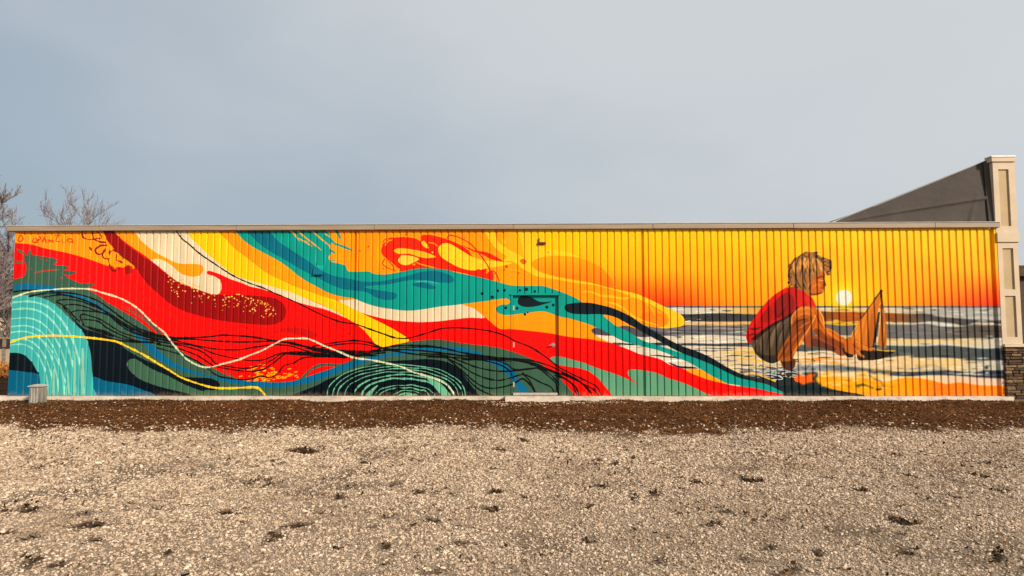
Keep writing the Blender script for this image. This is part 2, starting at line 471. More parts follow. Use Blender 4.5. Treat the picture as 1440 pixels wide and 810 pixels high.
# yellow streak with its orange heart
fill([(680, 318), (693, 318), (699, 338), (714, 350), (735, 362), (746, 373), (757, 382), (775, 388), (800, 393), (830, 398), (860, 405.5), (890, 412), (907, 418), (930, 429), (955, 441), (963, 450), (960, 458), (945, 461), (930, 461.5), (905, 457),
      (885, 446), (860, 434), (800, 420), (700, 395), (690, 372), (706, 366), (712, 361), (700, 352), (688, 338)], YEL2)
fill([(560, 372), (640, 376), (700, 369), (720, 368), (738, 380), (757, 389), (780, 393), (810, 398), (840, 402), (870, 410), (890, 418), (906, 424), (922, 432), (936, 441), (941, 450), (937, 457), (925, 461), (905, 456), (885, 446), (850, 440), (790, 430), (700, 404), (600, 390)], ORG)
fill([(900, 446), (914, 438), (930, 442), (938, 450), (932, 459), (918, 458)], (255, 140, 8))
fill([(728, 318), (746, 318), (752, 335), (760, 348), (780, 351), (800, 355), (817, 363.5), (800, 360), (780, 359), (764, 361), (752, 366), (748, 372), (752, 380), (742, 374), (737, 362), (733, 342)], YEL2)
fill([(747, 372), (751, 366), (764, 361.5), (780, 360), (800, 361), (822, 365), (850, 380), (862, 404), (830, 397), (800, 392), (775, 387), (758, 381), (750, 376)], lambda x, y: np.stack([np.full_like(x, 254), 152 - np.clip((y - 366) / 30, 0, 1) * 42, np.zeros_like(x)], 1) * 1.0, alpha=0.6)
stroke([(700, 376), (725, 380), (745, 386), (765, 391), (800, 395)], 1.2, (255, 176, 10), taper=0.3)
stroke([(818, 410), (832, 411), (846, 416), (860, 417), (876, 420), (890, 418)], 3.2, (252, 190, 20), taper=0.35)
stroke([(850, 424), (866, 428), (880, 436), (892, 446), (908, 452), (926, 458)], 2.6, (252, 196, 24), taper=0.25)
stroke([(905, 424), (915, 432), (922, 444)], 1.6, (252, 190, 20), taper=0.3)
dot(709, 340, 3.2, (252, 190, 20)); fill([(731, 367), (735, 364), (740, 367), (739, 371), (735, 371.5)], (240, 104, 10))
# left of it the orange field runs down to the teal
# red ornament
fill([(536, 353), (539, 344), (548, 336), (565, 333.5), (582, 335), (592, 339), (593, 331.5), (604, 330.5), (620, 334), (635, 339), (648, 345), (658, 352), (665, 361), (680, 370), (684, 380), (680, 391), (668, 389), (655, 385), (640, 382), (615, 378.5), (600, 377.5), (580, 379), (566, 383), (556, 374), (547, 366), (539, 360)], RED2)
fill([(616, 352), (619, 345), (626, 342), (635, 344), (650, 353), (664, 361), (680, 366), (703, 367.5), (720, 370), (705, 374), (687, 377), (672, 380), (660, 380), (645, 376), (630, 368), (620, 361)], (250, 202, 40))
fill([(554, 352), (563, 349), (580, 351), (595, 354), (613, 361), (600, 363), (588, 361), (575, 357), (560, 357)], (252, 190, 34))
fill([(560, 366), (565, 359), (578, 360), (589, 364), (582, 369), (572, 373), (563, 371)], (248, 206, 70))
fill([(592.5, 341), (597, 339.5), (603, 349), (596, 347)], (250, 200, 40))
stroke([(560, 358.5), (576, 358.5), (590, 363), (600, 364)], 1.3, RED2)
stroke([(583, 368.5), (596, 373), (612, 376.5)], 1.6, (252, 176, 20), taper=0.3)
stroke([(602, 341), (610, 342.5), (616, 347)], 2.0, (255, 150, 10), taper=0.3)
stroke([(541, 346), (545, 340), (552, 337)], 1.8, (255, 164, 4), taper=0.3)
stroke([(538, 347), (540, 338), (548, 335), (556, 335)], 1.2, RED2)
stroke([(543, 365), (548, 374), (556, 379), (562, 378)], 3.0, (255, 160, 2), taper=0.3)
stroke([(541, 364), (538, 371), (545, 377), (556, 381)], 1.3, RED2); stroke([(545, 365), (552, 374), (554, 380)], 1.3, RED2)
stroke([(629, 335), (632, 331), (645, 334), (660, 342), (670, 352), (680, 365), (687, 376), (690, 386), (692, 394)], 1.8, RED2)
fill([(650, 345), (668, 352), (685, 355), (697, 361), (708, 368), (692, 365), (678, 358), (664, 353)], RED2)
stroke([(690, 388), (693, 381), (699, 388), (702, 397)], 1.6, RED2)
fill([(668, 381), (675, 379), (682, 386), (690, 380), (694, 386), (693, 396), (684, 392), (672, 390)], RED2)
for (x, y, r) in [(608, 355, 1.4), (582, 372, 1.8)]: dot(x, y, r, (253, 180, 30))
for (x, y, r) in [(712, 375, 2.2), (709, 379, 1.2), (506, 353, 1.1), (518, 347, 1.4), (571, 330, 1.5), (539, 378, 1.0), (653, 335, 1.0), (729, 384, 1.2), (771, 355, 0.9)]: dot(x, y, r, (226, 70, 6))

# dark sage hills, bottom left and centre
fill([(5, 396), (20, 393), (34, 388), (37, 376), (35, 366), (30, 352), (38, 360), (41, 350), (45, 358), (62, 361), (74, 363), (81, 367), (76, 372), (90, 374), (97, 376), (86, 382), (95, 383), (107, 383), (98, 387), (90, 386), (100, 393), (118, 400), (133, 400), (122, 406),
      (132, 412), (142, 418), (165, 429), (185, 438), (205, 451), (222, 466), (236, 478), (250, 490), (268, 502), (285, 511), (300, 518), (320, 528), (337, 533), (360, 536), (385, 537.5), (405, 536.5), (420, 533), (432, 522), (445, 513), (460, 511), (478, 512), (490, 508),
      (500, 503), (515, 499), (530, 494), (540, 489), (555, 485), (575, 481), (595, 478.5), (620, 478), (640, 481), (660, 484), (680, 486), (700, 489), (715, 493), (730, 498), (745, 504), (760, 512), (775, 521), (785, 528), (792, 537), (800, 546), (809, 558), (812, 572), (0, 572)], SAGE)
stroke([(21, 374), (28, 377), (36, 374)], 3, RED, taper=0.3); stroke([(20, 387), (28, 384), (36, 380)], 5, RED, taper=0.3); stroke([(48, 384), (62, 381), (84, 379)], 1.6, (214, 40, 10), taper=0.3)
stroke([(19, 367), (27, 369), (36, 367)], 3.0, SAGE); stroke([(24, 350), (31, 355), (36, 360)], 2.6, (74, 110, 84), taper=0.3); stroke([(76, 383), (92, 382), (107, 383)], 3, SAGE, taper=0.4); stroke([(110, 400), (124, 399), (133, 401)], 2.2, SAGE, taper=0.4)
for (x, y, r) in [(66, 366, 1.1), (57, 364, 0.9), (44, 378, 0.9), (86, 391, 1.2), (100, 389, 1.2)]: dot(x, y, r, (220, 30, 8))
fill([(440, 520), (455, 515), (471, 516), (465, 520), (450, 525), (438, 529), (430, 531), (434, 525)], RED)
stroke([(143, 419), (165, 431), (186, 443), (205, 456), (224, 474)], 4.2, RED, taper=0.15)
stroke([(175, 430), (195, 440), (214, 457), (232, 475)], 2.0, (70, 90, 70), taper=0.3)
stroke([(313, 520), (322, 526), (330, 531)], 1.6, SAGE, taper=0.3)
# blue currents
stroke([(16, 405), (40, 403), (70, 406), (85, 408)], 8, BLUE, taper=0.2, jit=0.03)
stroke([(60, 411), (85, 412), (105, 416), (128, 425), (148, 438), (170, 455), (190, 468), (205, 482), (222, 497), (240, 509)], 5.5, BLUE, taper=0.15, jit=0.05)
fill([(196, 472), (205, 476), (222, 492), (240, 507), (260, 517), (285, 526), (310, 531), (340, 534), (360, 536), (385, 538), (405, 537), (425, 532), (445, 525), (470, 517), (500, 507), (525, 501), (545, 497), (548, 500), (525, 506), (500, 515), (480, 522), (460, 530), (440, 537), (420, 541), (395, 544), (370, 545), (340, 541), (320, 538), (300, 532), (285, 529), (260, 523), (240, 515), (220, 504), (205, 488)], BLUE)
fill([(545, 500), (560, 494), (580, 490), (600, 488), (622, 487.5), (640, 488), (655, 490), (680, 498), (660, 499), (640, 496), (610, 494), (580, 496), (560, 500)], BLUE)
fill([(650, 492), (670, 497), (690, 501), (708, 509), (722, 520), (727, 532), (736, 541), (744, 553), (730, 556), (726, 542), (718, 532), (705, 520), (690, 511), (670, 505)], BLUE)
# navy pools
fill([(398, 564), (410, 556), (425, 550), (445, 542), (460, 534), (480, 527), (500, 521), (520, 513), (540, 509), (560, 507), (580, 506), (600, 505), (620, 507), (635, 512), (645, 520), (655, 533), (665, 545), (674, 556), (680, 572), (390, 572)], NAVY)
fill([(100, 446), (110, 455), (120, 463), (135, 467), (150, 473), (165, 482), (178, 492), (195, 502), (215, 511), (235, 519), (256, 529), (275, 531), (295, 532), (305, 536), (309, 542), (301, 548.5), (287, 549), (290, 560), (280, 575), (120, 575), (128, 520), (122, 480)], NAVY)
fill([(178, 513), (180, 507), (186, 504.5), (193, 506), (205, 514), (218, 521), (235, 528), (250, 536), (265, 543), (285, 550), (300, 551), (330, 546), (340, 575), (284, 565), (265, 554), (245, 549), (225, 544), (210, 539), (198, 534), (188, 527), (181, 519)], (72, 110, 86))
fill([(127, 532), (150, 536), (180, 541), (200, 548), (218, 555), (224, 564), (226, 575), (125, 575)], (0, 104, 134))
# aqua wave
fill([(0, 420), (18, 416), (35, 415), (55, 418), (72, 425), (85, 435), (100, 450), (115, 465), (122, 478), (127, 495), (129, 515), (130, 540), (129, 575), (0, 575)], AQUA)
fill([(0, 496), (14, 496), (25, 496.5), (35, 500), (45, 510), (52, 522), (55, 528), (57, 545), (58, 575), (0, 575)], NAVY)
fill([(0, 518), (13, 520), (35, 523), (54, 527), (56, 545), (58, 575), (0, 575)], (0, 104, 134))
for (yl, xb, k) in [(424, 116, 0.0), (434, 106, 0), (447, 97, 0), (458, 90, 0), (466, 82, 0), (484, 68, 0), (477, 75, 0)]:
    kx = (xb - 16)
    P = [(12, yl + 2), (16 + kx * 0.25, yl)] + [(16 + kx * (0.25 + 0.75 * math.sin(a)), yl + (560 - yl) * (1 - math.cos(a)) * 0.95) for a in np.linspace(0.3, 1.57, 6)]
    stroke(P, 2.0 if xb < 100 else 2.6, LAQ, jit=0.25)
stroke([(116, 490), (116.5, 520), (117, 562)], 3.4, (150, 206, 180), jit=0.2); stroke([(104, 495), (105, 525), (104, 562)], 3.4, (150, 206, 180), jit=0.2)
stroke([(76, 520), (76, 562)], 2.4, (150, 206, 180), jit=0.2); stroke([(50, 470), (70, 490), (84, 515), (92, 540), (93, 562)], 1.8, LAQ, jit=0.2)

# green swirl in the navy pool
GL = (118, 186, 152)
def arc(xl, xr, top, w, col=GL, a0=0.0, a1=math.pi, base=560, wob=1.2):
    cx, rx = (xl + xr) / 2, (xr - xl) / 2
    P = []
    for a in np.linspace(a0, a1, 15):
        P.append((cx - rx * math.cos(a), base - (base - top) * math.sin(a) ** 0.85 + rng.normal(0, wob * 0.4)))
    stroke(P, w * 0.74, col, jit=0.3)
for (xl, xr, top, w) in [(459, 655, 512, 1.6), (467, 651, 515.5, 1.4), (474, 645, 519, 1.8), (484, 638, 522.5, 1.4), (497, 630, 527, 2.4), (508, 622, 532, 3.2), (526, 612, 541.5, 1.5), (533, 604, 545, 1.8), (552, 594, 549, 1.6), (559, 588, 553, 2.6)]:
    arc(xl, xr, top, w)
fill([(510, 562), (520, 549), (532, 541), (524, 552), (520, 562)], GL); fill([(598, 529), (612, 536), (625, 546), (634, 556), (622, 556), (612, 546)], GL)
fill([(562, 562), (570, 555), (582, 555), (588, 562)], GL)

# cream drapery, upper left
fill([(186, 308), (262, 308), (266, 330), (277, 342), (290, 355), (305, 368), (320, 380), (335, 389), (355, 395), (370, 399), (390, 405), (410, 411), (430, 420), (450, 428), (470, 437), (486, 447), (470, 440), (455, 434.5), (440, 431), (425, 427), (410, 422), (395, 416),
      (370, 407), (352, 403), (340, 398), (325, 393), (312, 387), (300, 382.5), (293, 381), (290, 384), (294, 386.5), (302, 389), (309, 394), (311.5, 402), (310, 410), (304, 414.5), (295, 413), (280, 408), (265, 402), (250, 396), (235, 385), (222, 374), (212, 366), (205, 355), (195, 335)], CRM)
fill([(262, 308), (298, 308), (308, 327), (318, 337), (330, 350), (345, 361), (360, 373), (375, 384), (395, 394), (415, 403), (440, 412), (455, 417), (470, 421), (485, 428), (500, 436), (520, 446), (540, 456), (560, 467), (575, 478), (568, 482), (550, 485.5), (541, 490), (535, 491.5),
      (528, 484), (520, 474), (510, 463), (500, 455.5), (485, 446), (470, 437), (450, 427.5), (430, 420), (410, 411.5), (390, 405.5), (370, 399.5), (355, 395.5), (335, 389.5), (320, 380.5), (305, 368.5), (290, 355.5), (276, 342), (266, 331)], YEL)
fill([(297, 308), (325, 308), (333, 327), (345, 340), (360, 350), (375, 358), (390, 366), (405, 376), (417, 386), (430, 395), (445, 403), (460, 411), (475, 416), (490, 418.5), (500, 420), (485, 422), (470, 421), (455, 417), (440, 412), (415, 403), (395, 394), (375, 384), (360, 373), (345, 361), (330, 350), (318, 337), (308, 327)], ORG)
# teal river
fill([(325, 308), (464, 308), (463, 325), (466, 338), (463, 348), (466, 354), (462, 362), (466, 368), (478, 371), (486, 374), (489, 381), (500, 382), (519, 382), (525, 385), (540, 386), (555, 384), (570, 381), (585, 378), (600, 377), (615, 378), (630, 380), (645, 384), (660, 387), (675, 390), (690, 394), (700, 396.5),
      (712, 400), (725, 402), (740, 402), (755, 402), (765, 402.5), (776, 406), (790, 411), (800, 415), (811, 420), (822, 427), (840, 430), (846, 441), (853, 448), (864, 456), (875, 462), (886, 468), (898, 476), (912, 482), (930, 487), (945, 492), (960, 497), (980, 504), (1000, 512), (1020, 522), (1040, 531), (1060, 535), (1080, 540), (1100, 549), (1118, 558),
      (1118, 566), (1108, 558), (1098, 554), (1080, 550), (1060, 545.5), (1040, 542), (1022, 539), (1010, 533), (1000, 528), (990, 522), (980, 516), (965, 508), (950, 502), (938, 497), (925, 492.5), (915, 490), (905, 487.5), (895, 485), (880, 481), (870, 477), (858, 470), (846, 463.5), (837, 460), (828, 456),
      (815, 452), (800, 447.5), (790, 446), (778, 442), (768, 438.5), (757, 438), (745, 439.5), (730, 441.5), (716, 443), (706, 442.5), (699, 439), (697, 433), (704, 428.5), (713, 428), (717, 424), (712, 420), (700, 421), (680, 424), (655, 427), (640, 429), (620, 431), (595, 435), (575, 437), (560, 436), (540, 433), (525, 430), (510, 425), (498, 420),
      (488, 418.5), (475, 416), (460, 411), (445, 403), (430, 395), (417, 386), (405, 376), (390, 366), (375, 358), (360, 350), (345, 340), (333, 327)], TEAL)
fill([(343, 310), (372, 310), (380, 326), (392, 340), (410, 352), (425, 362), (440, 372), (455, 382), (470, 388), (490, 392), (510, 396), (530, 396), (550, 393), (570, 389), (590, 383), (610, 381), (625, 384), (637, 390), (636, 397), (622, 397.5), (605, 396), (585, 393.5), (565, 396), (545, 400), (520, 402), (512, 404), (530, 408), (545, 410),
      (557, 413), (556, 420), (545, 422), (530, 419), (515, 411), (500, 409), (480, 406), (460, 398), (445, 390), (425, 380), (405, 368), (385, 357), (370, 347), (357, 336), (348, 324)], DTEAL)
fill([(579, 400), (595, 397.5), (613, 404), (605, 406.5), (590, 404)], DTEAL)
stroke([(582, 396.5), (600, 395.5), (618, 399)], 1.4, (70, 190, 180), taper=0.3)
# brushy orange and teal fingers at the top
for P, w in [([(415, 322), (428, 333), (442, 344), (452, 352)], 2.0), ([(418, 334), (428, 340), (440, 347)], 1.4), ([(436, 322), (448, 333), (460, 343), (468, 348)], 1.9), ([(446, 322), (458, 330), (466, 334)], 2.2), ([(455, 320), (466, 330), (474, 340)], 2.0), ([(412, 328), (422, 340)], 1.4), ([(425, 338), (434, 341)], 1.1), ([(406, 322), (416, 331)], 1.6), ([(462, 345), (468, 352)], 1.3)]:
    stroke(P, w, (255, 164, 6), taper=0.4)
for P, w in [([(470, 322), (476, 330), (479, 337)], 3.4), ([(464, 340), (480, 346), (497, 353)], 3.0), ([(460, 350), (468, 354), (472, 357)], 3.0), ([(465, 366), (472, 366), (478, 369)], 2.0), ([(455, 330), (466, 338), (473, 346)], 3.0), ([(448, 322), (458, 333)], 2.0)]:
    stroke(P, w, TEAL, taper=0.25)
stroke([(463, 363), (474, 366), (482, 371)], 1.8, ORG, taper=0.4)
stroke([(445, 341), (444.8, 371), (456.5, 372), (456.8, 338)], 0.9, (60, 190, 176), jit=0.2)

# top-left corner: orange sky, dark red plume, signature
fill([(0, 343), (20, 342), (44, 344), (62, 349), (95, 356), (120, 363), (140, 370), (152, 374), (170, 376), (186, 380), (190, 366), (175, 350), (160, 335), (158, 308), (0, 308)], (250, 156, 0))
fill([(142, 308), (158, 318), (170, 337), (182, 347), (200, 360), (215, 370), (230, 382), (245, 393), (262, 402), (280, 408), (300, 414), (340, 415), (370, 417), (390, 421), (401, 432), (401, 445), (394, 453), (380, 457), (355, 456), (325, 453), (300, 449), (280, 444), (260, 438), (240, 428), (222, 413), (205, 397), (193, 380), (184, 370), (172, 362), (162, 352), (152, 340), (146, 328)], DRED)
fill([(152, 308), (162, 327), (172, 337), (185, 347), (200, 357), (212, 365), (222, 364), (235, 369), (245, 377), (255, 385), (268, 389), (280, 387.5), (286, 380), (283, 373), (270, 371), (255, 371), (243, 368), (232, 362), (222, 357), (212, 350), (200, 340), (192, 330), (186, 320), (180, 308)], (252, 160, 4))
for P, w in [([(115, 322), (117, 334), (128, 337), (140, 335)], 2.0), ([(130, 322), (131, 335), (140, 340), (148, 341)], 2.2), ([(136, 326), (143, 333), (139, 337)], 1.6), ([(150, 345), (140, 346), (134, 352), (138, 358), (145, 356)], 2.2), ([(148, 350), (144, 358), (147, 364), (154, 363)], 2.2), ([(155, 352), (152, 365), (156, 378), (162, 382)], 2.4),
             ([(126, 348), (128, 352)], 2.4), ([(164, 358), (164, 366), (170, 368)], 1.4), ([(174, 362), (170, 369), (176, 371)], 1.5), ([(160, 352), (168, 356), (178, 362), (186, 372)], 3.2), ([(162, 381), (168, 378)], 2.4)]:
    stroke(P, w, (150, 14, 0), jit=0.3)
for P, w in [([(138, 330), (141, 326)], 2.6), ([(146, 338), (141, 338)], 1.6), ([(149, 350), (152, 347)], 1.8), ([(155, 352), (158, 349)], 1.6), ([(152, 358), (153, 362)], 2.8), ([(160, 360), (158, 368), (162, 376)], 3.6), ([(168, 362), (172, 366)], 3.0), ([(166, 374), (178, 370), (187, 374)], 2.4), ([(150, 366), (152, 372)], 3.0)]:
    stroke(P, w, (253, 168, 6))
dot(180, 380, 7.2, (236, 20, 0)); fill([(175, 376), (183, 376), (184, 384), (176, 385)], (172, 20, 10))
SG = (226, 52, 4)
for P in [[(29, 331), (26, 337), (28, 340), (32, 337), (31, 332), (27, 331)], [(47, 336), (46, 340), (50, 341), (52, 337), (49, 335)], [(52, 341), (54, 334), (56, 333), (57, 336), (54, 338)], [(60, 341), (62, 332)], [(59, 339), (63, 336), (65, 341)], [(68, 341), (69, 337), (71, 340), (73, 337), (75, 341)],
          [(77, 331), (85, 331)], [(81, 331), (79, 339), (84, 340)], [(87, 337), (88, 341), (92, 340), (92, 336)], [(96, 340), (95, 337), (99, 336), (101, 339), (98, 341)], [(101, 335), (102, 341)]]:
    stroke(P, 1.5, SG, jit=0.25)
# gold spatter
n = 0
while n < 150:
    t = rng.random()
    x = 236 + t * 150 + rng.normal(0, 6)
    y = 388 + (x - 236) * 0.28 + abs(rng.normal(0, 13)) - 2
    if 232 < x < 388 and y < 448 and y > 372 + (x - 220) * 0.53 - (0 if x < 300 else (x - 300) * 0.55):
        dot(x, y, rng.uniform(0.5, 1.25), (244, 168 + rng.integers(0, 40), 60 + rng.integers(0, 50))); n += 1
for i in range(80):
    x = rng.normal(380, 18); y = 536 - abs(rng.normal(0, 10)) - max(0, (x - 380)) * 0.1
    if 330 < x < 428 and 505 < y < 537:
        stroke([(x - rng.uniform(0.8, 2.6), y), (x + rng.uniform(0.8, 2.6), y - rng.uniform(0, 1.2))], rng.uniform(1.0, 2.2), (255, 150 + rng.integers(0, 40), 0), n=2)
fill([(370, 470), (385, 466), (400, 461), (420, 461), (440, 466), (446, 472), (438, 476), (424, 472), (400, 467)], (206, 12, 4))
for (x, y) in [(470, 457), (474, 453), (490, 469), (347, 461), (441, 471)]: dot(x, y, 2, (200, 10, 4))

# black contour lines
BL = [
 [(18, 411), (35, 408.5), (60, 409), (85, 411), (110, 414), (135, 422), (155, 435), (175, 450), (195, 462), (220, 471), (250, 475), (290, 474), (312, 471.5), (330, 472), (355, 474), (385, 479), (410, 482), (440, 489), (480, 493), (520, 494), (545, 488), (570, 486), (595, 486), (620, 489), (650, 496), (690, 502), (720, 505), (750, 511), (775, 521), (800, 530), (822, 541), (836, 549), (844, 560)],
 [(40, 417), (70, 412), (100, 417), (130, 427), (150, 440), (170, 455), (195, 466), (230, 475), (270, 477), (310, 480), (350, 481), (390, 480), (430, 488), (470, 495), (510, 496.5), (550, 492), (590, 493), (640, 499), (690, 504), (730, 508), (760, 517), (785, 527), (808, 543), (816, 560)],
 [(62, 418), (85, 415), (112, 420), (140, 433), (165, 452), (190, 467), (215, 476), (245, 479), (275, 486), (305, 491), (335, 492), (360, 488), (385, 485), (410, 487), (440, 496), (480, 499), (520, 498)],
 [(200, 470), (240, 481), (275, 487), (300, 497), (325, 503), (350, 507), (370, 506), (388, 499), (400, 496), (430, 498), (470, 500), (510, 499), (540, 496)],
 [(220, 480), (250, 485), (280, 493), (295, 503), (305, 512), (325, 516), (345, 518), (365, 514), (385, 505), (396, 498), (420, 499), (455, 501)],
 [(220, 484), (250, 490), (275, 499), (290, 508), (302, 515), (322, 519), (345, 522), (368, 520), (385, 510), (395, 502), (410, 495), (440, 497)],
 [(220, 489), (255, 499), (275, 507), (290, 517), (305, 528), (322, 532), (342, 534), (356, 532), (366, 529), (380, 531), (390, 525), (400, 514), (412, 511), (424, 504), (440, 502), (470, 502), (500, 499)],
 [(440, 487), (470, 482), (497, 479), (520, 482), (535, 488), (560, 494)],
 [(440, 494), (465, 486), (500, 483), (525, 487), (545, 492), (590, 499), (630, 502), (670, 505)],
 [(440, 498), (480, 503), (500, 501), (530, 500)],
 [(108, 450), (97, 437), (86, 428), (80, 425), (84, 422), (100, 421.5), (120, 426), (150, 439), (175, 455), (200, 467)],
 [(100, 444), (90, 433), (92, 429), (110, 429), (135, 437), (160, 446), (180, 460), (210, 472)],
 [(112, 452), (102, 443), (103, 438), (120, 437), (150, 442), (166, 455), (185, 467), (222, 479)],
 [(118, 458), (113, 447), (117, 442), (140, 449), (155, 458), (172, 468), (200, 476), (240, 483)],
 [(118, 449), (138, 452), (150, 461), (170, 471), (195, 480), (225, 483)],
 [(125, 462), (145, 465), (165, 474), (190, 480), (215, 481)],
 [(140, 470), (160, 477), (185, 481), (210, 481)],
 [(590, 497), (625, 500), (650, 509), (672, 517), (700, 522), (730, 521), (750, 518.5), (758, 519), (770, 528), (782, 540), (785, 556)],
 [(620, 500), (645, 512), (662, 523), (680, 531), (700, 535), (716, 532), (735, 527), (747, 531), (760, 538), (775, 545), (781, 556)],
 [(630, 505), (648, 520), (665, 535), (680, 544), (695, 546), (712, 543), (725, 538), (735, 533), (745, 541), (755, 556)],
 [(638, 512), (652, 527), (664, 540), (678, 550), (698, 558)],
 [(650, 506), (690, 506), (712, 512), (725, 520), (757, 518), (775, 528), (786, 540)],
 [(660, 500), (700, 503), (740, 506), (765, 512), (785, 520), (810, 534), (828, 548), (834, 560)],
 [(735, 525), (744, 535), (751, 547), (754, 556)],
 [(600, 502), (640, 503), (690, 509), (715, 520), (722, 534)],
 [(780, 528), (800, 536), (808, 548), (813, 560)], [(790, 524), (812, 534), (830, 552)]]
for i, P in enumerate(BL):
    stroke(P, 1.9 if i not in (0, 1) else 2.3, BLK, jit=0.2)
for P, w in [([(195, 462), (225, 473), (262, 478)], 4.5), ([(430, 490), (465, 496), (520, 497)], 4.0), ([(120, 459), (140, 466), (160, 474)], 4), ([(640, 500), (680, 504), (720, 509)], 3.0), ([(560, 489), (600, 488), (640, 492)], 2.4)]:
    stroke(P, w, (18, 18, 18), taper=0.4, jit=0.3)
stroke([(246, 322), (255, 335), (265, 343), (275, 352), (285, 360), (300, 370), (315, 380), (330, 389), (350, 398), (370, 405), (385, 412), (400, 418), (420, 427), (440, 437), (460, 446), (480, 453), (500, 456), (520, 463), (540, 470), (555, 475), (570, 476), (585, 473), (605, 467), (622, 462), (645, 461), (670, 463), (690, 466), (710, 472), (725, 480), (745, 488), (760, 497), (775, 508), (785, 516), (800, 524), (825, 536), (840, 545), (847, 560)], 1.9, (26, 8, 10), jit=0.25)
# cream line and yellow line
stroke([(14, 421), (30, 414), (45, 410), (65, 408), (90, 406), (110, 406), (128, 407), (145, 412), (165, 418), (180, 425), (195, 435), (205, 445), (215, 455), (230, 467), (240, 480), (250, 492), (260, 503), (272, 511), (285, 516), (297, 516), (312, 512), (335, 506), (350, 500), (368, 493), (385, 484), (400, 477), (415, 476), (430, 476), (440, 479), (455, 486), (475, 494), (497, 503), (520, 506), (545, 511), (565, 516), (580, 523), (600, 529), (620, 536), (632, 545), (642, 560)], 2.3, (214, 216, 178), jit=0.25)
stroke([(12, 483), (30, 476), (50, 473), (75, 472), (100, 473), (125, 475), (150, 478), (165, 481), (180, 488), (200, 498), (220, 510), (240, 522), (255, 531), (280, 540), (300, 545), (320, 546), (345, 545), (360, 545), (368, 550), (377, 562)], 2.7, (250, 206, 40), jit=0.2)

# navy fish stroke and drops on the teal
fill([(794, 434), (795, 429), (802, 427), (815, 425.5), (830, 426), (845, 429), (860, 433), (875, 439), (890, 447), (900, 454), (915, 463), (930, 471.5), (945, 480), (960, 487), (980, 494), (1000, 503), (1020, 515), (1040, 525), (1060, 531), (1080, 535), (1100, 540), (1118, 550), (1120, 560), (1098, 550), (1080, 541), (1060, 536), (1040, 531.5), (1020, 522.5), (1000, 512.5), (980, 504.5), (960, 497), (945, 490), (935, 484), (920, 476), (905, 468), (895, 462), (882, 455), (870, 448), (858, 443.5), (846, 442), (820, 442), (805, 441), (797, 438)], D2)
fill([(848, 443), (860, 444.5), (870, 448.5), (882, 455.5), (895, 462), (880, 458), (868, 459), (858, 452)], (255, 160, 4))
fill([(728, 424), (730, 418), (738, 415.5), (748, 418.5), (760, 424.5), (776, 424), (766, 427.5), (752, 431), (738, 431.5), (730, 428.5)], D2)
for (x, y, r) in [(678, 413, 2.2), (692, 418, 2.4), (700, 409, 1.9), (709, 408.5, 2.2), (731, 408.5, 1.7), (740, 407, 2.6), (752, 410, 1.9), (711, 433, 2.2), (727, 433.5, 2.0), (769, 432, 2.2), (778, 429, 2.1), (738, 442, 1.9), (742, 439.5, 1.2)]:
    dot(x, y, r, (12, 42, 52))

# water round the boy
fill([(1044, 527), (1060, 530), (1080, 528), (1098, 522), (1112, 520), (1126, 524), (1150, 524), (1148, 536), (1165, 546), (1190, 551), (1216, 556.5), (1230, 572), (1112, 572), (1100, 551), (1080, 541), (1060, 536)], (44, 52, 54))
fill([(1090, 545), (1110, 542), (1140, 543), (1165, 547), (1190, 551.5), (1216, 557), (1230, 572), (1112, 572), (1104, 552)], (26, 44, 50))
for P, w, c in [([(1048, 526), (1060, 525), (1078, 529)], 3.0, (232, 190, 120)), ([(1072, 530), (1082, 533), (1090, 536)], 1.6, (240, 190, 40)), ([(1060, 520), (1080, 522), (1100, 519)], 2.2, (196, 194, 190)), ([(1080, 526), (1096, 529), (1100, 533), (1088, 534)], 1.3, (206, 208, 206)),
                ([(1076, 516), (1092, 518), (1106, 515)], 2.0, (90, 96, 98)), ([(1086, 514), (1098, 520), (1110, 522)], 1.2, (214, 212, 204)), ([(1100, 525), (1112, 523), (1128, 525)], 1.4, (206, 206, 200)), ([(1106, 515), (1118, 517), (1126, 512)], 2.6, (180, 178, 172)), ([(1066, 512), (1080, 514), (1096, 512)], 1.6, (190, 186, 176)),
                ([(1132, 519), (1150, 516), (1160, 520)], 2.4, (150, 152, 152)), ([(1142, 514), (1152, 512)], 1.6, (220, 218, 212)), ([(1070, 523), (1090, 524)], 1.2, (60, 66, 70)), ([(1114, 528), (1124, 531), (1116, 536)], 2.2, (40, 44, 44))]:
    stroke(P, w, c, jit=0.3)
fill([(1117, 530), (1122, 527), (1132, 528), (1140, 525), (1146, 527), (1143, 533), (1146, 537), (1138, 538), (1130, 541), (1124, 538), (1118, 536)], (246, 108, 18))
for P, w, c in [([(1206, 543), (1216, 542), (1228, 546)], 3.4, (60, 66, 40)), ([(1228, 533), (1238, 536), (1242, 544)], 1.5, (110, 96, 50)), ([(1232, 548), (1238, 547), (1241, 543)], 2.4, (70, 70, 40)), ([(1222, 527), (1226, 531)], 2.0, (70, 76, 80)), ([(1160, 540), (1178, 537), (1192, 538)], 1.4, (252, 214, 130)), ([(1178, 532), (1196, 533)], 1.2, (250, 206, 110))]:
    stroke(P, w, c, jit=0.3)

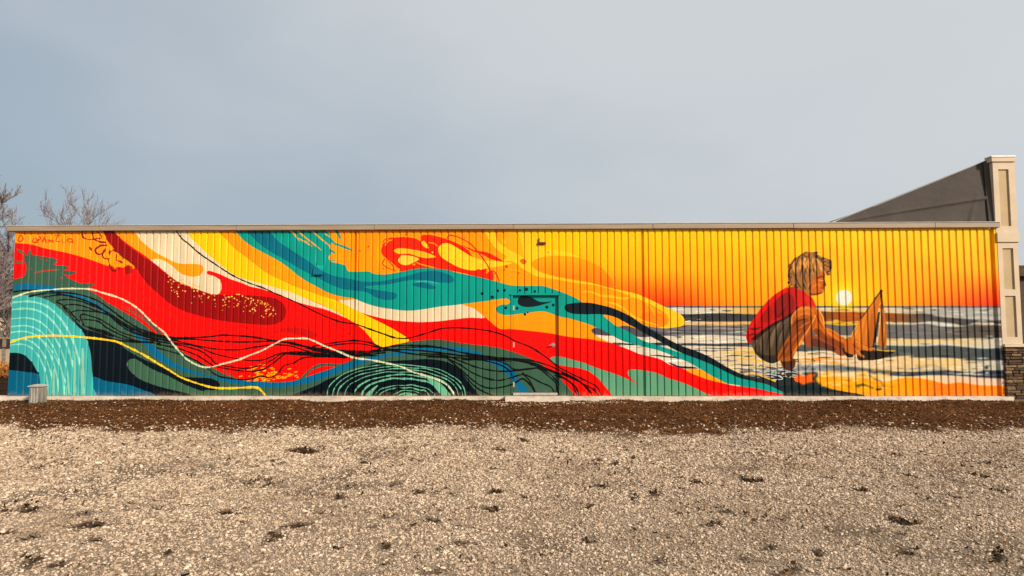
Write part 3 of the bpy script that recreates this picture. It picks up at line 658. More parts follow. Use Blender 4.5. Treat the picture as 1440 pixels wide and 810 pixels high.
for i in range(70):
    x = rng.uniform(1142, 1260); y = rng.uniform(522, 546)
    if y < 553 - (1225 - x) * 0.13:
        c = [(250, 190, 40), (244, 214, 140), (255, 170, 10), (240, 200, 100), (252, 226, 160), (200, 150, 40)][rng.integers(0, 6)]
        stroke([(x - rng.uniform(3, 9), y), (x, y + rng.normal(0, .8)), (x + rng.uniform(3, 9), y)], rng.uniform(0.8, 2.2), c, taper=0.4, alpha=0.7, n=4)
for i in range(60):
    x = rng.uniform(1060, 1150); y = rng.uniform(507, 532)
    c = [(222, 220, 212), (150, 152, 150), (60, 66, 70), (236, 206, 150), (200, 196, 186)][rng.integers(0, 5)]
    stroke([(x - rng.uniform(2, 6), y), (x, y + rng.normal(0, 1.2)), (x + rng.uniform(2, 6), y + rng.normal(0, .6))], rng.uniform(0.6, 1.5), c, taper=0.4, alpha=0.8, n=4)
# low sun
for r, a in ((22, 0.22), (18, 0.3), (14.5, 0.45)):
    fill([(1187 + r * math.cos(b), 418 + r * math.sin(b)) for b in np.linspace(0, 6.283, 25)[:-1]], (255, 222, 40), alpha=a)
fill([(1187 + 11.6 * math.cos(b), 418.5 + 11.2 * math.sin(b)) for b in np.linspace(0, 6.283, 25)[:-1]], (240, 232, 212))

# boat
fill([(1239.5, 408), (1236, 415), (1230, 421.7), (1219, 436.7), (1211, 447.5), (1203, 461), (1197, 474), (1195, 482), (1204, 486), (1214, 488), (1226, 487), (1229, 481), (1231.5, 460), (1234, 441), (1238.5, 420)], (206, 122, 22), smooth=False)
fill([(1232, 424), (1222, 440), (1214, 460), (1210, 486), (1200, 484), (1204, 462), (1212, 447), (1222, 433)], (222, 140, 34)); fill([(1226, 440), (1230, 460), (1227, 485), (1219, 487), (1222, 465)], (186, 104, 14))
fill([(1237, 432), (1236, 454), (1233.5, 484), (1240, 488), (1246, 490), (1247, 476), (1246, 454), (1243, 436), (1241.5, 424)], (200, 118, 24), smooth=False)
fill([(1240, 440), (1240, 486), (1244, 488), (1245, 460)], (160, 92, 24)); stroke([(1238, 434), (1237, 456), (1234, 482)], 1.2, (226, 200, 150))
stroke([(1239.5, 408), (1230, 421.7), (1219, 437), (1211, 448)], 1.1, (70, 40, 16)); stroke([(1230.5, 420), (1239, 409)], 1.6, (40, 24, 12)); dot(1239.5, 409, 1.4, (30, 20, 12))
stroke([(1239.6, 408), (1240, 420), (1241.5, 434)], 1.5, (36, 24, 16)); stroke([(1236, 440), (1232.5, 462), (1229, 484), (1228, 490)], 3.0, (44, 34, 28)); stroke([(1205, 458), (1198, 470), (1195, 480)], 1.2, (232, 190, 120))
fill([(1205.5, 497), (1214, 493), (1222, 494), (1232, 493), (1244, 494), (1257, 494.5), (1252, 499), (1244, 503), (1232, 506), (1216, 506.5), (1207, 506)], (44, 32, 22))
stroke([(1233, 492), (1246, 493.5), (1258, 493.5)], 1.8, (232, 196, 70)); stroke([(1219, 491), (1228, 490), (1231, 493)], 1.8, (216, 150, 80))
# the crouching child with red shirt and brown shorts
fill([(1099, 503), (1116, 505), (1118, 514), (1112, 521), (1104, 519), (1098, 510)], (92, 52, 34))
fill([(1130, 468), (1142, 470), (1157, 476), (1175, 485), (1183, 491), (1188, 499), (1181, 500), (1170, 494), (1155, 489), (1145, 487), (1133, 487)], (158, 84, 48))
fill([(1144, 476), (1160, 482), (1176, 490), (1170, 494), (1155, 489), (1142, 486)], (112, 58, 36))
fill([(1057, 481), (1065, 473), (1080, 461), (1095, 451), (1110, 442), (1121, 434), (1120, 445), (1116, 458), (1112, 470), (1106, 484), (1100, 497), (1096, 506), (1087, 511), (1076, 508), (1066, 501), (1060, 492)], (92, 75, 55))
for P, w, c in [([(1098, 452), (1088, 468), (1084, 490)], 5.0, (124, 104, 78)), ([(1110, 446), (1100, 462), (1096, 484)], 4.0, (112, 96, 74)), ([(1076, 467), (1070, 480), (1070, 494)], 3.4, (118, 98, 74)), ([(1064, 477), (1061, 488)], 3.0, (130, 108, 80)), ([(1092, 456), (1080, 476), (1078, 498)], 2.0, (62, 50, 38)), ([(1106, 452), (1094, 474), (1090, 500)], 2.4, (58, 46, 34)), ([(1115, 446), (1107, 468), (1100, 490)], 2.6, (66, 52, 40)), ([(1068, 484), (1068, 498)], 2.0, (56, 44, 34))]:
    stroke(P, w, c, taper=0.4, alpha=0.8)
fill([(1062, 494), (1074, 499), (1088, 500), (1098, 496), (1096, 506), (1087, 511), (1076, 508), (1066, 501)], (42, 36, 30), alpha=0.8)
fill([(1111, 404), (1100, 409.5), (1090, 415), (1080, 423), (1070, 434), (1062, 445), (1055, 455), (1052, 462), (1049, 472), (1050, 478), (1054, 484), (1058, 480), (1066, 474), (1075, 466), (1086, 458), (1100, 450), (1112, 442), (1121, 435), (1132, 432), (1141, 434), (1147, 433), (1145, 425), (1141, 418), (1135, 413), (1128, 408), (1119, 404)], (196, 18, 8))
fill([(1100, 412), (1092, 422), (1088, 436), (1090, 446), (1102, 446), (1112, 440), (1118, 428), (1112, 414)], (150, 18, 10)); fill([(1080, 426), (1070, 438), (1072, 452), (1082, 452), (1086, 440)], (168, 14, 8))
fill([(1108, 404), (1096, 410), (1084, 419), (1074, 430), (1066, 440), (1057, 453), (1052, 465), (1050, 476), (1055, 470), (1062, 456), (1072, 442), (1082, 430), (1092, 420), (1104, 412)], (226, 8, 4))
fill([(1122, 406), (1130, 412), (1132, 424), (1126, 432), (1118, 430), (1120, 416)], (214, 36, 10)); fill([(1134, 414), (1142, 421), (1146, 432), (1138, 431), (1133, 424)], (222, 44, 12))
fill([(1056, 478), (1062, 472), (1074, 463), (1088, 454), (1102, 447), (1116, 438), (1122, 431), (1118, 440), (1106, 448), (1090, 457), (1076, 467), (1064, 477)], (54, 16, 14))
for P, w in [([(1054, 462), (1062, 463), (1070, 460)], 2.4), ([(1052, 472), (1058, 470), (1064, 470)], 2.0), ([(1086, 450), (1098, 442), (1106, 432)], 1.5), ([(1100, 440), (1104, 448)], 1.4)]:
    stroke(P, w, (92, 12, 12), taper=0.3)
fill([(1112, 466), (1112, 450), (1114, 443), (1119, 436), (1128, 431), (1137, 429.5), (1144, 433), (1148.5, 441), (1148, 452), (1144, 461), (1139, 469), (1131, 479), (1123, 489), (1117, 498), (1113, 507), (1098, 508), (1092, 503), (1099, 490), (1105, 479), (1111, 470)], (178, 96, 26))
fill([(1116, 452), (1126, 449), (1136, 450), (1140, 458), (1130, 470), (1118, 484), (1110, 500), (1102, 502), (1106, 488), (1112, 472)], (148, 76, 22)); fill([(1118, 441), (1126, 434), (1137, 431), (1144, 436), (1146, 446), (1138, 444), (1128, 443), (1119, 447)], (210, 122, 36))
stroke([(1113, 455), (1114, 445), (1119, 438), (1128, 432)], 1.8, (236, 160, 70)); stroke([(1112, 462), (1120, 453), (1130, 449), (1136, 449)], 1.6, (92, 46, 16), taper=0.3); stroke([(1108, 480), (1102, 494), (1096, 505)], 3.0, (116, 60, 26), taper=0.3)
fill([(1141, 432), (1150, 435), (1156, 444), (1160, 455), (1163, 461), (1172, 465), (1180, 471), (1188, 476), (1197, 478), (1206, 482), (1204, 495), (1195, 496.5), (1185, 492), (1172, 485.5), (1160, 479), (1150, 473), (1143, 464), (1147, 452)], (206, 112, 18))
fill([(1150, 462), (1162, 470), (1176, 478), (1190, 485), (1203, 488), (1203, 495), (1195, 496.5), (1185, 492), (1172, 485.5), (1160, 479), (1150, 473), (1144, 465)], (146, 72, 18)); stroke([(1152, 437), (1157, 446), (1159, 456)], 2.0, (240, 176, 90)); stroke([(1163, 462), (1173, 466), (1182, 473)], 1.6, (236, 146, 40))
stroke([(1147, 443), (1141, 456), (1133, 469), (1124, 483), (1116, 496)], 1.6, (246, 164, 48)); stroke([(1124, 485), (1128, 480)], 2.2, (246, 170, 60)); stroke([(1113, 494), (1113, 504), (1122, 506)], 1.2, (60, 30, 16)); stroke([(1146, 438), (1152, 452), (1158, 462)], 1.4, (120, 56, 14), taper=0.3)
fill([(1185, 489), (1194, 493), (1200, 497), (1199, 502), (1192, 502), (1186, 496)], (46, 30, 20)); dot(1198, 497, 1.5, (226, 210, 180))
fill([(1188, 478), (1198, 475), (1206, 478), (1213, 485), (1221, 489), (1228, 491), (1224, 494), (1213, 492.5), (1209, 496), (1216, 501), (1213, 503.5), (1204, 498), (1196, 498), (1188, 493)], (204, 112, 28))
for P in [[(1204, 480), (1214, 487), (1224, 491)], [(1206, 485), (1214, 490), (1222, 493)], [(1203, 490), (1209, 496), (1214, 501)]]: stroke(P, 1.1, (244, 170, 70))
stroke([(1200, 484), (1206, 492)], 1.2, (120, 60, 16))
# head
fill([(1130, 406), (1134, 414), (1142, 416), (1150, 414.5), (1156, 412.5), (1158.5, 408), (1159, 404), (1161.4, 401), (1160.5, 396), (1159.5, 391), (1160, 385), (1152, 378), (1136, 382)], (196, 106, 26))
fill([(1137, 400), (1148, 392), (1155, 398), (1154, 408), (1146, 413), (1138, 412)], (206, 112, 20)); stroke([(1139, 413.5), (1148, 414), (1155, 412)], 1.4, (90, 44, 14)); stroke([(1150, 391), (1155, 389), (1159, 390)], 1.3, (80, 38, 16)); stroke([(1152, 394), (1158, 395)], 1.3, (236, 190, 130)); stroke([(1159, 396), (1161, 401), (1158, 402)], 1.3, (110, 40, 10)); stroke([(1154, 405), (1159, 405)], 1.0, (120, 50, 20)); stroke([(1155, 408), (1158, 408)], 1.0, (226, 150, 90))
fill([(1111, 399), (1108.5, 390), (1108.5, 382), (1110, 375), (1113, 368), (1118, 363), (1125, 359), (1128, 356.5), (1134, 355), (1141, 354.6), (1148, 354.8), (1151, 359), (1158, 362), (1164, 364), (1169, 366.5), (1170, 373), (1168.5, 380), (1164, 388), (1161, 384), (1157, 382), (1152, 385), (1148, 390), (1143, 394), (1141, 402), (1138, 412), (1132, 410), (1126, 408), (1118, 405), (1113, 402)], (170, 120, 64))
hair = [(132, 92, 50), (190, 134, 78), (212, 154, 84), (150, 102, 56), (104, 68, 38), (226, 164, 78), (72, 46, 30)]
for i in range(74):
    u = rng.random()
    x = 1112 + u * 50
    y = 359 + 10 * abs(u - 0.5) + rng.random() * 16
    L = rng.uniform(8, 20)
    dx = (u - 0.45) * 9
    if y + L > 402 - max(0, u - 0.55) * 60: L = max(5, 396 - max(0, u - 0.55) * 60 - y)
    stroke([(x, y), (x + dx * 0.2 - 1, y + L * 0.5), (x + dx * 0.5 + rng.normal(0, 1.5), y + L)], rng.uniform(0.9, 2.2), hair[rng.integers(0, 7)], taper=0.4)
for i in range(44):
    u = rng.random()
    x, y = 1114 + u * 44, 360 + 8 * abs(u - 0.5) + rng.random() * 12
    L = rng.uniform(6, 15) * (1 - 0.45 * u)
    stroke([(x, y), (x - 1 + u * 2, y + L * 0.5), (x - 1.5 + u * 5, y + L)], rng.uniform(0.8, 1.7), [(236, 178, 92), (222, 160, 78), (244, 196, 116), (206, 140, 66)][rng.integers(0, 4)], taper=0.4)
for P, w, c in [([(1126, 436), (1136, 433), (1143, 438)], 2.6, (232, 150, 62)), ([(1122, 446), (1132, 440), (1142, 443)], 2.0, (222, 136, 48)), ([(1124, 462), (1132, 456), (1140, 452)], 2.4, (204, 116, 36)), ([(1112, 482), (1120, 472), (1128, 464)], 2.4, (196, 106, 34)), ([(1104, 496), (1110, 486)], 2.2, (184, 98, 34)),
                ([(1152, 442), (1156, 454), (1164, 466), (1176, 474)], 2.6, (232, 142, 40)), ([(1160, 466), (1174, 475), (1190, 481)], 1.8, (226, 132, 34)), ([(1150, 456), (1158, 468), (1168, 476)], 2.2, (188, 100, 24)), ([(1206, 462), (1201, 474), (1200, 483)], 2.4, (236, 164, 60)), ([(1214, 452), (1210, 468), (1208, 484)], 1.8, (232, 158, 52)), ([(1224, 438), (1219, 460), (1216, 484)], 1.6, (228, 150, 44)), ([(1243, 446), (1243, 470), (1241, 486)], 1.6, (226, 150, 50)), ([(1142, 404), (1150, 400), (1154, 404)], 2.4, (228, 138, 44)), ([(1144, 410), (1152, 409)], 1.6, (214, 122, 36))]:
    stroke(P, w, c, taper=0.4, alpha=0.85)
for P in [[(1112, 372), (1110, 384), (1112, 398)], [(1119, 362), (1113, 372)], [(1118, 385), (1122, 398), (1128, 407)], [(1130, 398), (1133, 408)], [(1128, 357), (1122, 364), (1119, 378)], [(1148, 355), (1149, 362), (1158, 366)], [(1164, 365), (1168, 368), (1165, 371)], [(1163, 374), (1168, 376), (1167, 382)], [(1134, 376), (1131, 388), (1134, 400)], [(1140, 400), (1138, 408)]]:
    stroke(P, 1.5, (66, 42, 28), taper=0.3)
for (x, y, r) in [(1166, 368, 2.6), (1168, 375, 2.2), (1165, 384, 2.4), (1148, 358, 3.4), (1134, 358, 3.6), (1158, 366, 3.0), (1112, 374, 2.6), (1111, 388, 2.4), (1120, 402, 2.4)]:
    stroke([(x + r * math.cos(a), y + r * math.sin(a)) for a in np.linspace(0.6, 5.2, 8)], 1.2, (70, 44, 26), jit=0.3)
dot(1109, 397.5, 1.6, (40, 26, 18)); stroke([(1113, 399), (1110, 404)], 1.0, (60, 40, 24))
stroke([(1139, 396), (1137, 404)], 2.4, (214, 140, 60), taper=0.3)

def soften(px0, px1, py0, py1, rx, ry, passes=2):
    a, c = wall_tex([(px0, py1)])[0].astype(int), wall_tex([(px1, py0)])[0].astype(int)
    a, c = np.maximum(a, 0), np.minimum(c, [CW, CH])
    B = IMG[a[1]:c[1], a[0]:c[0]].copy()
    for _ in range(passes):
        B = sum(np.roll(B, k, 0) for k in range(-ry, ry + 1)) / (2 * ry + 1)
        B = sum(np.roll(B, k, 1) for k in range(-rx, rx + 1)) / (2 * rx + 1)
    h_, w_ = B.shape[:2]
    fy = np.clip(np.minimum(np.arange(h_), h_ - 1 - np.arange(h_)) / 12, 0, 1)[:, None, None]
    fx = np.clip(np.minimum(np.arange(w_), w_ - 1 - np.arange(w_)) / 30, 0, 1)[None, :, None]
    k = fy * fx
    IMG[a[1]:c[1], a[0]:c[0]] = IMG[a[1]:c[1], a[0]:c[0]] * (1 - k) + B * k
k_ = (PX > 1044) & (PX < 1260) & (PY > 352) & (PY < 512) & (IMG[..., 0] < 247) & (IMG[..., 2] < 0.62 * IMG[..., 0]) & (IMG[..., 0] > 60)
IMG[k_] *= np.array([0.98, 0.955, 0.92], np.float32)      # a thin umber glaze over the figure and sails
soften(1255, 1418, 428, 556, 4, 2)
soften(1118, 1260, 508, 550, 3, 3)
soften(1046, 1256, 352, 512, 1, 1)
# paint is never one flat tone: rolled coats, slight drift from patch to patch
low = rng.normal(0, 1, (CH // 60 + 2, CW // 60 + 2))
yy, xx = np.arange(CH) / 60, np.arange(CW) / 60
y0, x0 = yy.astype(int), xx.astype(int)
fy, fx = (yy - y0)[:, None], (xx - x0)[None]
drift = low[y0][:, x0] * (1 - fy) * (1 - fx) + low[y0 + 1][:, x0] * fy * (1 - fx) + low[y0][:, x0 + 1] * (1 - fy) * fx + low[y0 + 1][:, x0 + 1] * fy * fx
IMG *= (1 + 0.018 * drift[..., None] + 0.012 * rng.normal(0, 1, (CH, CW, 1))).astype(np.float32)
np.clip(IMG, 0, 255, out=IMG)
IMG[:] = 255 * (IMG / 255) ** 1.14            # sketch tones to paint tones
buf = np.ones((CH, CW, 4), np.float32)
buf[..., :3] = IMG / 255
mural = bpy.data.images.new('mural_paint', CW, CH, alpha=False)
mural.colorspace_settings.name = 'sRGB'
mural.pixels.foreach_set(buf.ravel())
mural.update()
mural.pack()

mm = bpy.data.materials.new('mural_on_metal')
mm.use_nodes = True
t = mm.node_tree
b = t.nodes['Principled BSDF']
uvn = nd(t, 'ShaderNodeUVMap')
uvn.uv_map = 'UVMap'
ti = nd(t, 'ShaderNodeTexImage', image=mural, extension='EXTEND')
t.links.new(uvn.outputs[0], ti.inputs[0])
tc = nd(t, 'ShaderNodeTexCoord')
mp = nd(t, 'ShaderNodeMapping')
mp.inputs['Scale'].default_value = (3, 3, 0.5)
t.links.new(tc.outputs['Object'], mp.inputs[0])
nz = nd(t, 'ShaderNodeTexNoise')
nz.inputs['Scale'].default_value = 2.2
nz.inputs['Detail'].default_value = 8
t.links.new(mp.outputs[0], nz.inputs['Vector'])
rp = ramp(t, [(0.3, (0.8, 0.8, 0.8)), (0.7, (0.92, 0.92, 0.92))])
t.links.new(nz.outputs[0], rp.inputs[0])
mx = nd(t, 'ShaderNodeMix', data_type='RGBA', blend_type='MULTIPLY')
mx.inputs[0].default_value = 1
t.links.new(ti.outputs[0], mx.inputs[6])
t.links.new(rp.outputs[0], mx.inputs[7])
sx = nd(t, 'ShaderNodeSeparateXYZ')
t.links.new(uvn.outputs[0], sx.inputs[0])
dn = nd(t, 'ShaderNodeTexNoise')
dn.inputs['Scale'].default_value = 9
dn.inputs['Detail'].default_value = 9
dn.inputs['Roughness'].default_value = 0.7
t.links.new(tc.outputs['Object'], dn.inputs['Vector'])
ds = nd(t, 'ShaderNodeMath', operation='MULTIPLY_ADD')      # splashed soil: thick at the sill, gone by knee height
ds.inputs[1].default_value = -8.0
ds.inputs[2].default_value = 0.42
t.links.new(sx.outputs[1], ds.inputs[0])
da = nd(t, 'ShaderNodeMath', operation='ADD')
t.links.new(ds.outputs[0], da.inputs[0])
t.links.new(dn.outputs[0], da.inputs[1])
dr = ramp(t, [(0.55, 0.0), (0.85, 0.45)])
t.links.new(da.outputs[0], dr.inputs[0])
md_ = nd(t, 'ShaderNodeMix', data_type='RGBA')
md_.inputs[7].default_value = (0.2, 0.13, 0.07, 1)
t.links.new(dr.outputs[0], md_.inputs[0])
t.links.new(mx.outputs[2], md_.inputs[6])
t.links.new(md_.outputs[2], b.inputs['Base Color'])
b.inputs['Roughness'].default_value = 0.34
b.inputs['Specular IOR Level'].default_value = 0.2
M['mural'] = mm


def uv_wall(o):
    me = o.data
    uv = me.uv_layers.new(name='UVMap')
    n = len(me.loops)
    vi = np.zeros(n, np.int32)
    me.loops.foreach_get('vertex_index', vi)
    co = np.zeros(len(me.vertices) * 3, np.float32)
    me.vertices.foreach_get('co', co)
    co = co.reshape(-1, 3)[vi]
    q = np.stack([(co[:, 0] - WX0) / (WX1 - WX0), (co[:, 2] - WZ0) / (WZ1 - WZ0)], 1)
    uv.data.foreach_set('uv', q.ravel())
    return o


# ------------------------------------------------------------------ the ground
GD, GSTRIP = 0.0, 0.0
patches = [(129, 741, 20, 5), (127, 763, 8, 5), (42, 717, 14, 5), (15, 747, 10, 4), (40, 757, 12, 5), (45, 786, 12, 4), (48, 793, 10, 3), (80, 796, 11, 4), (110, 724, 20, 2.5), (185, 707, 10, 2), (183, 715, 12, 2), (282, 713, 10, 2.5), (325, 720, 13, 3.5), (248, 664, 9, 2), (350, 677, 7, 4), (235, 782, 12, 6), (55, 657, 12, 2), (40, 633, 6, 3), (345, 690, 5, 2),
           (431, 633, 30, 4), (408, 743, 15, 4), (391, 758, 10, 4), (440, 681, 9, 2), (371, 675, 14, 3), (380, 681, 6, 2), (590, 693, 11, 5), (700, 693, 11, 3.5), (690, 715, 9, 4), (663, 716, 8, 2), (552, 728, 6, 2.5), (545, 773, 9, 5), (531, 796, 9, 4), (656, 787, 8, 4), (655, 764, 20, 4), (626, 787, 6, 3), (480, 772, 14, 3), (475, 790, 6, 3), (583, 646, 8, 1.5), (595, 626, 10, 2), (525, 742, 6, 2), (455, 719, 7, 2), (513, 650, 5, 2), (672, 629, 5, 1.5), (700, 631, 6, 2),
           (734, 620, 10, 4), (837, 653, 10, 2), (860, 652, 6, 2.5), (843, 646, 5, 2), (830, 715, 9, 4), (824, 757, 10, 6), (772, 786, 9, 6), (928, 754, 6, 3), (924, 792, 14, 6), (895, 700, 7, 3), (914, 694, 10, 3), (1019, 720, 8, 4.5), (1003, 740, 9, 4), (1030, 667, 6, 2), (1038, 670, 5, 2), (978, 678, 10, 3), (949, 713, 4, 2), (784, 700, 4, 2), (746, 699, 5, 2), (822, 735, 4, 3), (1060, 675, 16, 4), (1063, 735, 8, 3),
           (1268, 733, 20, 7), (1275, 775, 14, 7), (1155, 783, 12, 5), (1397, 781, 14, 5), (1210, 690, 9, 2.5), (1165, 672, 10, 2.5), (1235, 674, 18, 2), (1285, 671, 9, 3), (1335, 698, 9, 4), (1410, 690, 14, 3), (1255, 626, 9, 2.5), (1402, 622, 12, 2), (1435, 625, 8, 2.5), (1260, 640, 8, 4), (1127, 678, 7, 2.5), (1103, 703, 5, 2), (1230, 660, 8, 2), (1270, 714, 5, 3), (1390, 651, 9, 2), (1412, 655, 7, 2)]
PT = []
for (a, c, hw, hh) in patches:
    g = on_ground(a, c)
    d = g.y - CAM[1]
    PT.append((g.x, g.y, 0.72 * hw * d / FPX, max(0.025, 0.7 * hh * d * d / (FPX * 1.6)), random.uniform(-0.4, 0.4), random.choice((0.55, 0.75, 1.0, 1.0)) if hh < 4 else 1.0))
for i in range(240):                       # and small bare spots on the rest of the yard
    PT.append((random.uniform(-12, 12), random.uniform(-11.5, -4.6), random.uniform(0.02, 0.09), random.uniform(0.02, 0.08), random.uniform(-1, 1), random.uniform(0.25, 0.9)))


def vnoise(x, y, s, seed):
    g = np.random.default_rng(seed).random((256, 256))
    X, Y = x / s + 1000, y / s + 1000
    xi, yi = np.floor(X).astype(int), np.floor(Y).astype(int)
    fx, fy = X - xi, Y - yi
    fx, fy = fx * fx * (3 - 2 * fx), fy * fy * (3 - 2 * fy)
    a, b_ = g[xi % 256, yi % 256], g[(xi + 1) % 256, yi % 256]
    c, d = g[xi % 256, (yi + 1) % 256], g[(xi + 1) % 256, (yi + 1) % 256]
    return (a * (1 - fx) + b_ * fx) * (1 - fy) + (c * (1 - fx) + d * fx) * fy


EDGE = on_ground(720, 607).y


def edge_y(x):
    return EDGE + 0.3 * (vnoise(x, x * 0, 2.3, 3) - 0.5) + 0.4 * (vnoise(x, x * 0, 0.5, 4) - 0.5) + 0.2 * (vnoise(x, x * 0, 0.14, 44) - 0.5) - 0.012 * x


def gravel_mask(x, y):
    e = edge_y(x)
    w = 0.12 + 0.5 * vnoise(x, y, 0.5, 5)
    g = np.clip((e - y + 0.5 * (vnoise(x, y, 0.22, 45) - 0.5)) / w + 0.5, 0, 1)
    g *= 1 - 0.0 * x
    return g


def soil_mask(x, y):
    s = np.zeros_like(x)
    wx = (vnoise(x, y, 0.11, 6) - 0.5) * 0.13 + (vnoise(x, y, 0.04, 61) - 0.5) * 0.07
    wy = (vnoise(x, y, 0.13, 8) - 0.5) * 0.16 + (vnoise(x, y, 0.05, 62) - 0.5) * 0.09
    for (px_, py_, rx, ry, a, st) in PT:
        k = (np.abs(x - px_) < 1.3) & (np.abs(y - py_) < 1.3)
        if k.any():
            dx, dy = x[k] + wx[k] - px_, y[k] + wy[k] - py_
            dx, dy = dx * math.cos(a) + dy * math.sin(a), -dx * math.sin(a) + dy * math.cos(a)
            q = np.sqrt((dx / rx) ** 2 + (dy / ry) ** 2)
            s[k] = np.maximum(s[k], st * np.clip((1.45 - q) * 1.6, 0, 1))
    n = vnoise(x, y, 0.9, 9) * 0.55 + vnoise(x, y, 0.28, 10) * 0.3 + vnoise(x, y, 0.1, 11) * 0.15
    s = np.maximum(s, np.clip((n - 0.65) * 5, 0, 0.4))
    return s


def height(x, y):
    g = gravel_mask(x, y)
    s = soil_mask(x, y)
    h = 0.028 * (vnoise(x, y, 1.1, 12) - 0.5) + 0.016 * (vnoise(x, y, 0.33, 13) - 0.5)
    h += (1 - g) * (0.03 * vnoise(x, y, 0.2, 14) + 0.03 * vnoise(x, y, 0.7, 46)) - g * s * 0.012
    h += np.clip((y + 0.45) / 0.4, 0, 1) * 0.04 * vnoise(x, y, 0.6, 47)
    far = np.clip((np.abs(x) - 13) / 3, 0, 1) + np.clip((-12.5 - y) / 2, 0, 1) + np.clip(y / 2, 0, 1)
    return h * np.clip(1 - far, 0, 1)


gx = np.concatenate([[-900, -300, -120, -60, -35, -24, -18], np.arange(-14.5, 14.51, 0.07), [18, 24, 35, 60, 120, 300, 900]])
gy = np.concatenate([[-900, -300, -120, -50, -25, -17], np.arange(-13.2, 0.6, 0.06), [1.2, 2.5, 5, 9, 15, 25, 40, 80, 200, 600, 1500]])
GX, GY = np.meshgrid(gx, gy)
gz = height(GX, GY)
nxg, nyg = len(gx), len(gy)
gv = np.stack([GX, GY, gz], 2).reshape(-1, 3)
ii = np.arange(nxg * nyg).reshape(nyg, nxg)
gf = np.stack([ii[:-1, :-1], ii[:-1, 1:], ii[1:, 1:], ii[1:, :-1]], 2).reshape(-1, 4)
gme = bpy.data.meshes.new('ground')
gme.from_pydata(gv.tolist(), [], gf.tolist())
gme.update()
for p in gme.polygons: p.use_smooth = True
at1 = gme.attributes.new('gravel', 'FLOAT', 'POINT')
at1.data.foreach_set('value', gravel_mask(GX, GY).ravel().astype(np.float32))
at2 = gme.attributes.new('soil', 'FLOAT', 'POINT')
at2.data.foreach_set('value', soil_mask(GX, GY).ravel().astype(np.float32))

gm = bpy.data.materials.new('yard_ground')
gm.use_nodes = True
t = gm.node_tree
b = t.nodes['Principled BSDF']
tc = nd(t, 'ShaderNodeTexCoord')
vo = nd(t, 'ShaderNodeTexVoronoi')
vo.inputs['Scale'].default_value = 75
t.links.new(tc.outputs['Object'], vo.inputs['Vector'])
vor = ramp(t, [(0.0, (0.2, 0.14, 0.09)), (0.3, (0.35, 0.262, 0.182)), (0.7, (0.47, 0.362, 0.26)), (1.0, (0.58, 0.46, 0.34))])
sepc = nd(t, 'ShaderNodeSeparateColor')
t.links.new(vo.outputs['Color'], sepc.inputs[0])
t.links.new(sepc.outputs[0], vor.inputs[0])
nl = nd(t, 'ShaderNodeTexNoise')
nl.inputs['Scale'].default_value = 0.9
nl.inputs['Detail'].default_value = 7
t.links.new(tc.outputs['Object'], nl.inputs['Vector'])
nlr = ramp(t, [(0.3, (0.72, 0.68, 0.64)), (0.7, (1, 1, 1))])
t.links.new(nl.outputs[0], nlr.inputs[0])
gmul = nd(t, 'ShaderNodeMix', data_type='RGBA', blend_type='MULTIPLY')
gmul.inputs[0].default_value = 1
t.links.new(vor.outputs[0], gmul.inputs[6])
t.links.new(nlr.outputs[0], gmul.inputs[7])
ns = nd(t, 'ShaderNodeTexNoise')
ns.inputs['Scale'].default_value = 14
ns.inputs['Detail'].default_value = 9
ns.inputs['Roughness'].default_value = 0.72
t.links.new(tc.outputs['Object'], ns.inputs['Vector'])
soilr = ramp(t, [(0.28, (0.05, 0.02, 0.007)), (0.5, (0.125, 0.052, 0.017)), (0.72, (0.24, 0.11, 0.04))])
t.links.new(ns.outputs[0], soilr.inputs[0])
soild = ramp(t, [(0.28, (0.012, 0.007, 0.003)), (0.5, (0.032, 0.017, 0.008)), (0.72, (0.08, 0.045, 0.02))])
t.links.new(ns.outputs[0], soild.inputs[0])
ag, as_ = nd(t, 'ShaderNodeAttribute', attribute_name='gravel'), nd(t, 'ShaderNodeAttribute', attribute_name='soil')
m1 = nd(t, 'ShaderNodeMix', data_type='RGBA')
t.links.new(as_.outputs['Fac'], m1.inputs[0])
t.links.new(gmul.outputs[2], m1.inputs[6])
t.links.new(soild.outputs[0], m1.inputs[7])
m2 = nd(t, 'ShaderNodeMix', data_type='RGBA')
mps = nd(t, 'ShaderNodeMapping')
mps.inputs['Scale'].default_value = (0.5, 1.6, 1)
t.links.new(tc.outputs['Object'], mps.inputs[0])
nsl = nd(t, 'ShaderNodeTexNoise')
nsl.inputs['Scale'].default_value = 1.4
nsl.inputs['Detail'].default_value = 6
t.links.new(mps.outputs[0], nsl.inputs['Vector'])
nslr = ramp(t, [(0.32, (0.42, 0.38, 0.36)), (0.52, (0.8, 0.78, 0.75)), (0.68, (1.15, 1.1, 1.05))])
t.links.new(nsl.outputs[0], nslr.inputs[0])
smul = nd(t, 'ShaderNodeMix', data_type='RGBA', blend_type='MULTIPLY')
smul.inputs[0].default_value = 1
t.links.new(soilr.outputs[0], smul.inputs[6])
t.links.new(nslr.outputs[0], smul.inputs[7])
t.links.new(ag.outputs['Fac'], m2.inputs[0])
t.links.new(smul.outputs[2], m2.inputs[6])
t.links.new(m1.outputs[2], m2.inputs[7])
t.links.new(m2.outputs[2], b.inputs['Base Color'])
b.inputs['Roughness'].default_value = 0.95
b.inputs['Specular IOR Level'].default_value = 0.1
bp1 = nd(t, 'ShaderNodeBump')
bp1.inputs['Strength'].default_value = 0.8
bp1.inputs['Distance'].default_value = 0.02
inv = nd(t, 'ShaderNodeMath', operation='SUBTRACT')
inv.inputs[0].default_value = 1
t.links.new(vo.outputs['Distance'], inv.inputs[1])
t.links.new(inv.outputs[0], bp1.inputs['Height'])
bp2 = nd(t, 'ShaderNodeBump')
bp2.inputs['Strength'].default_value = 0.9
bp2.inputs['Distance'].default_value = 0.03
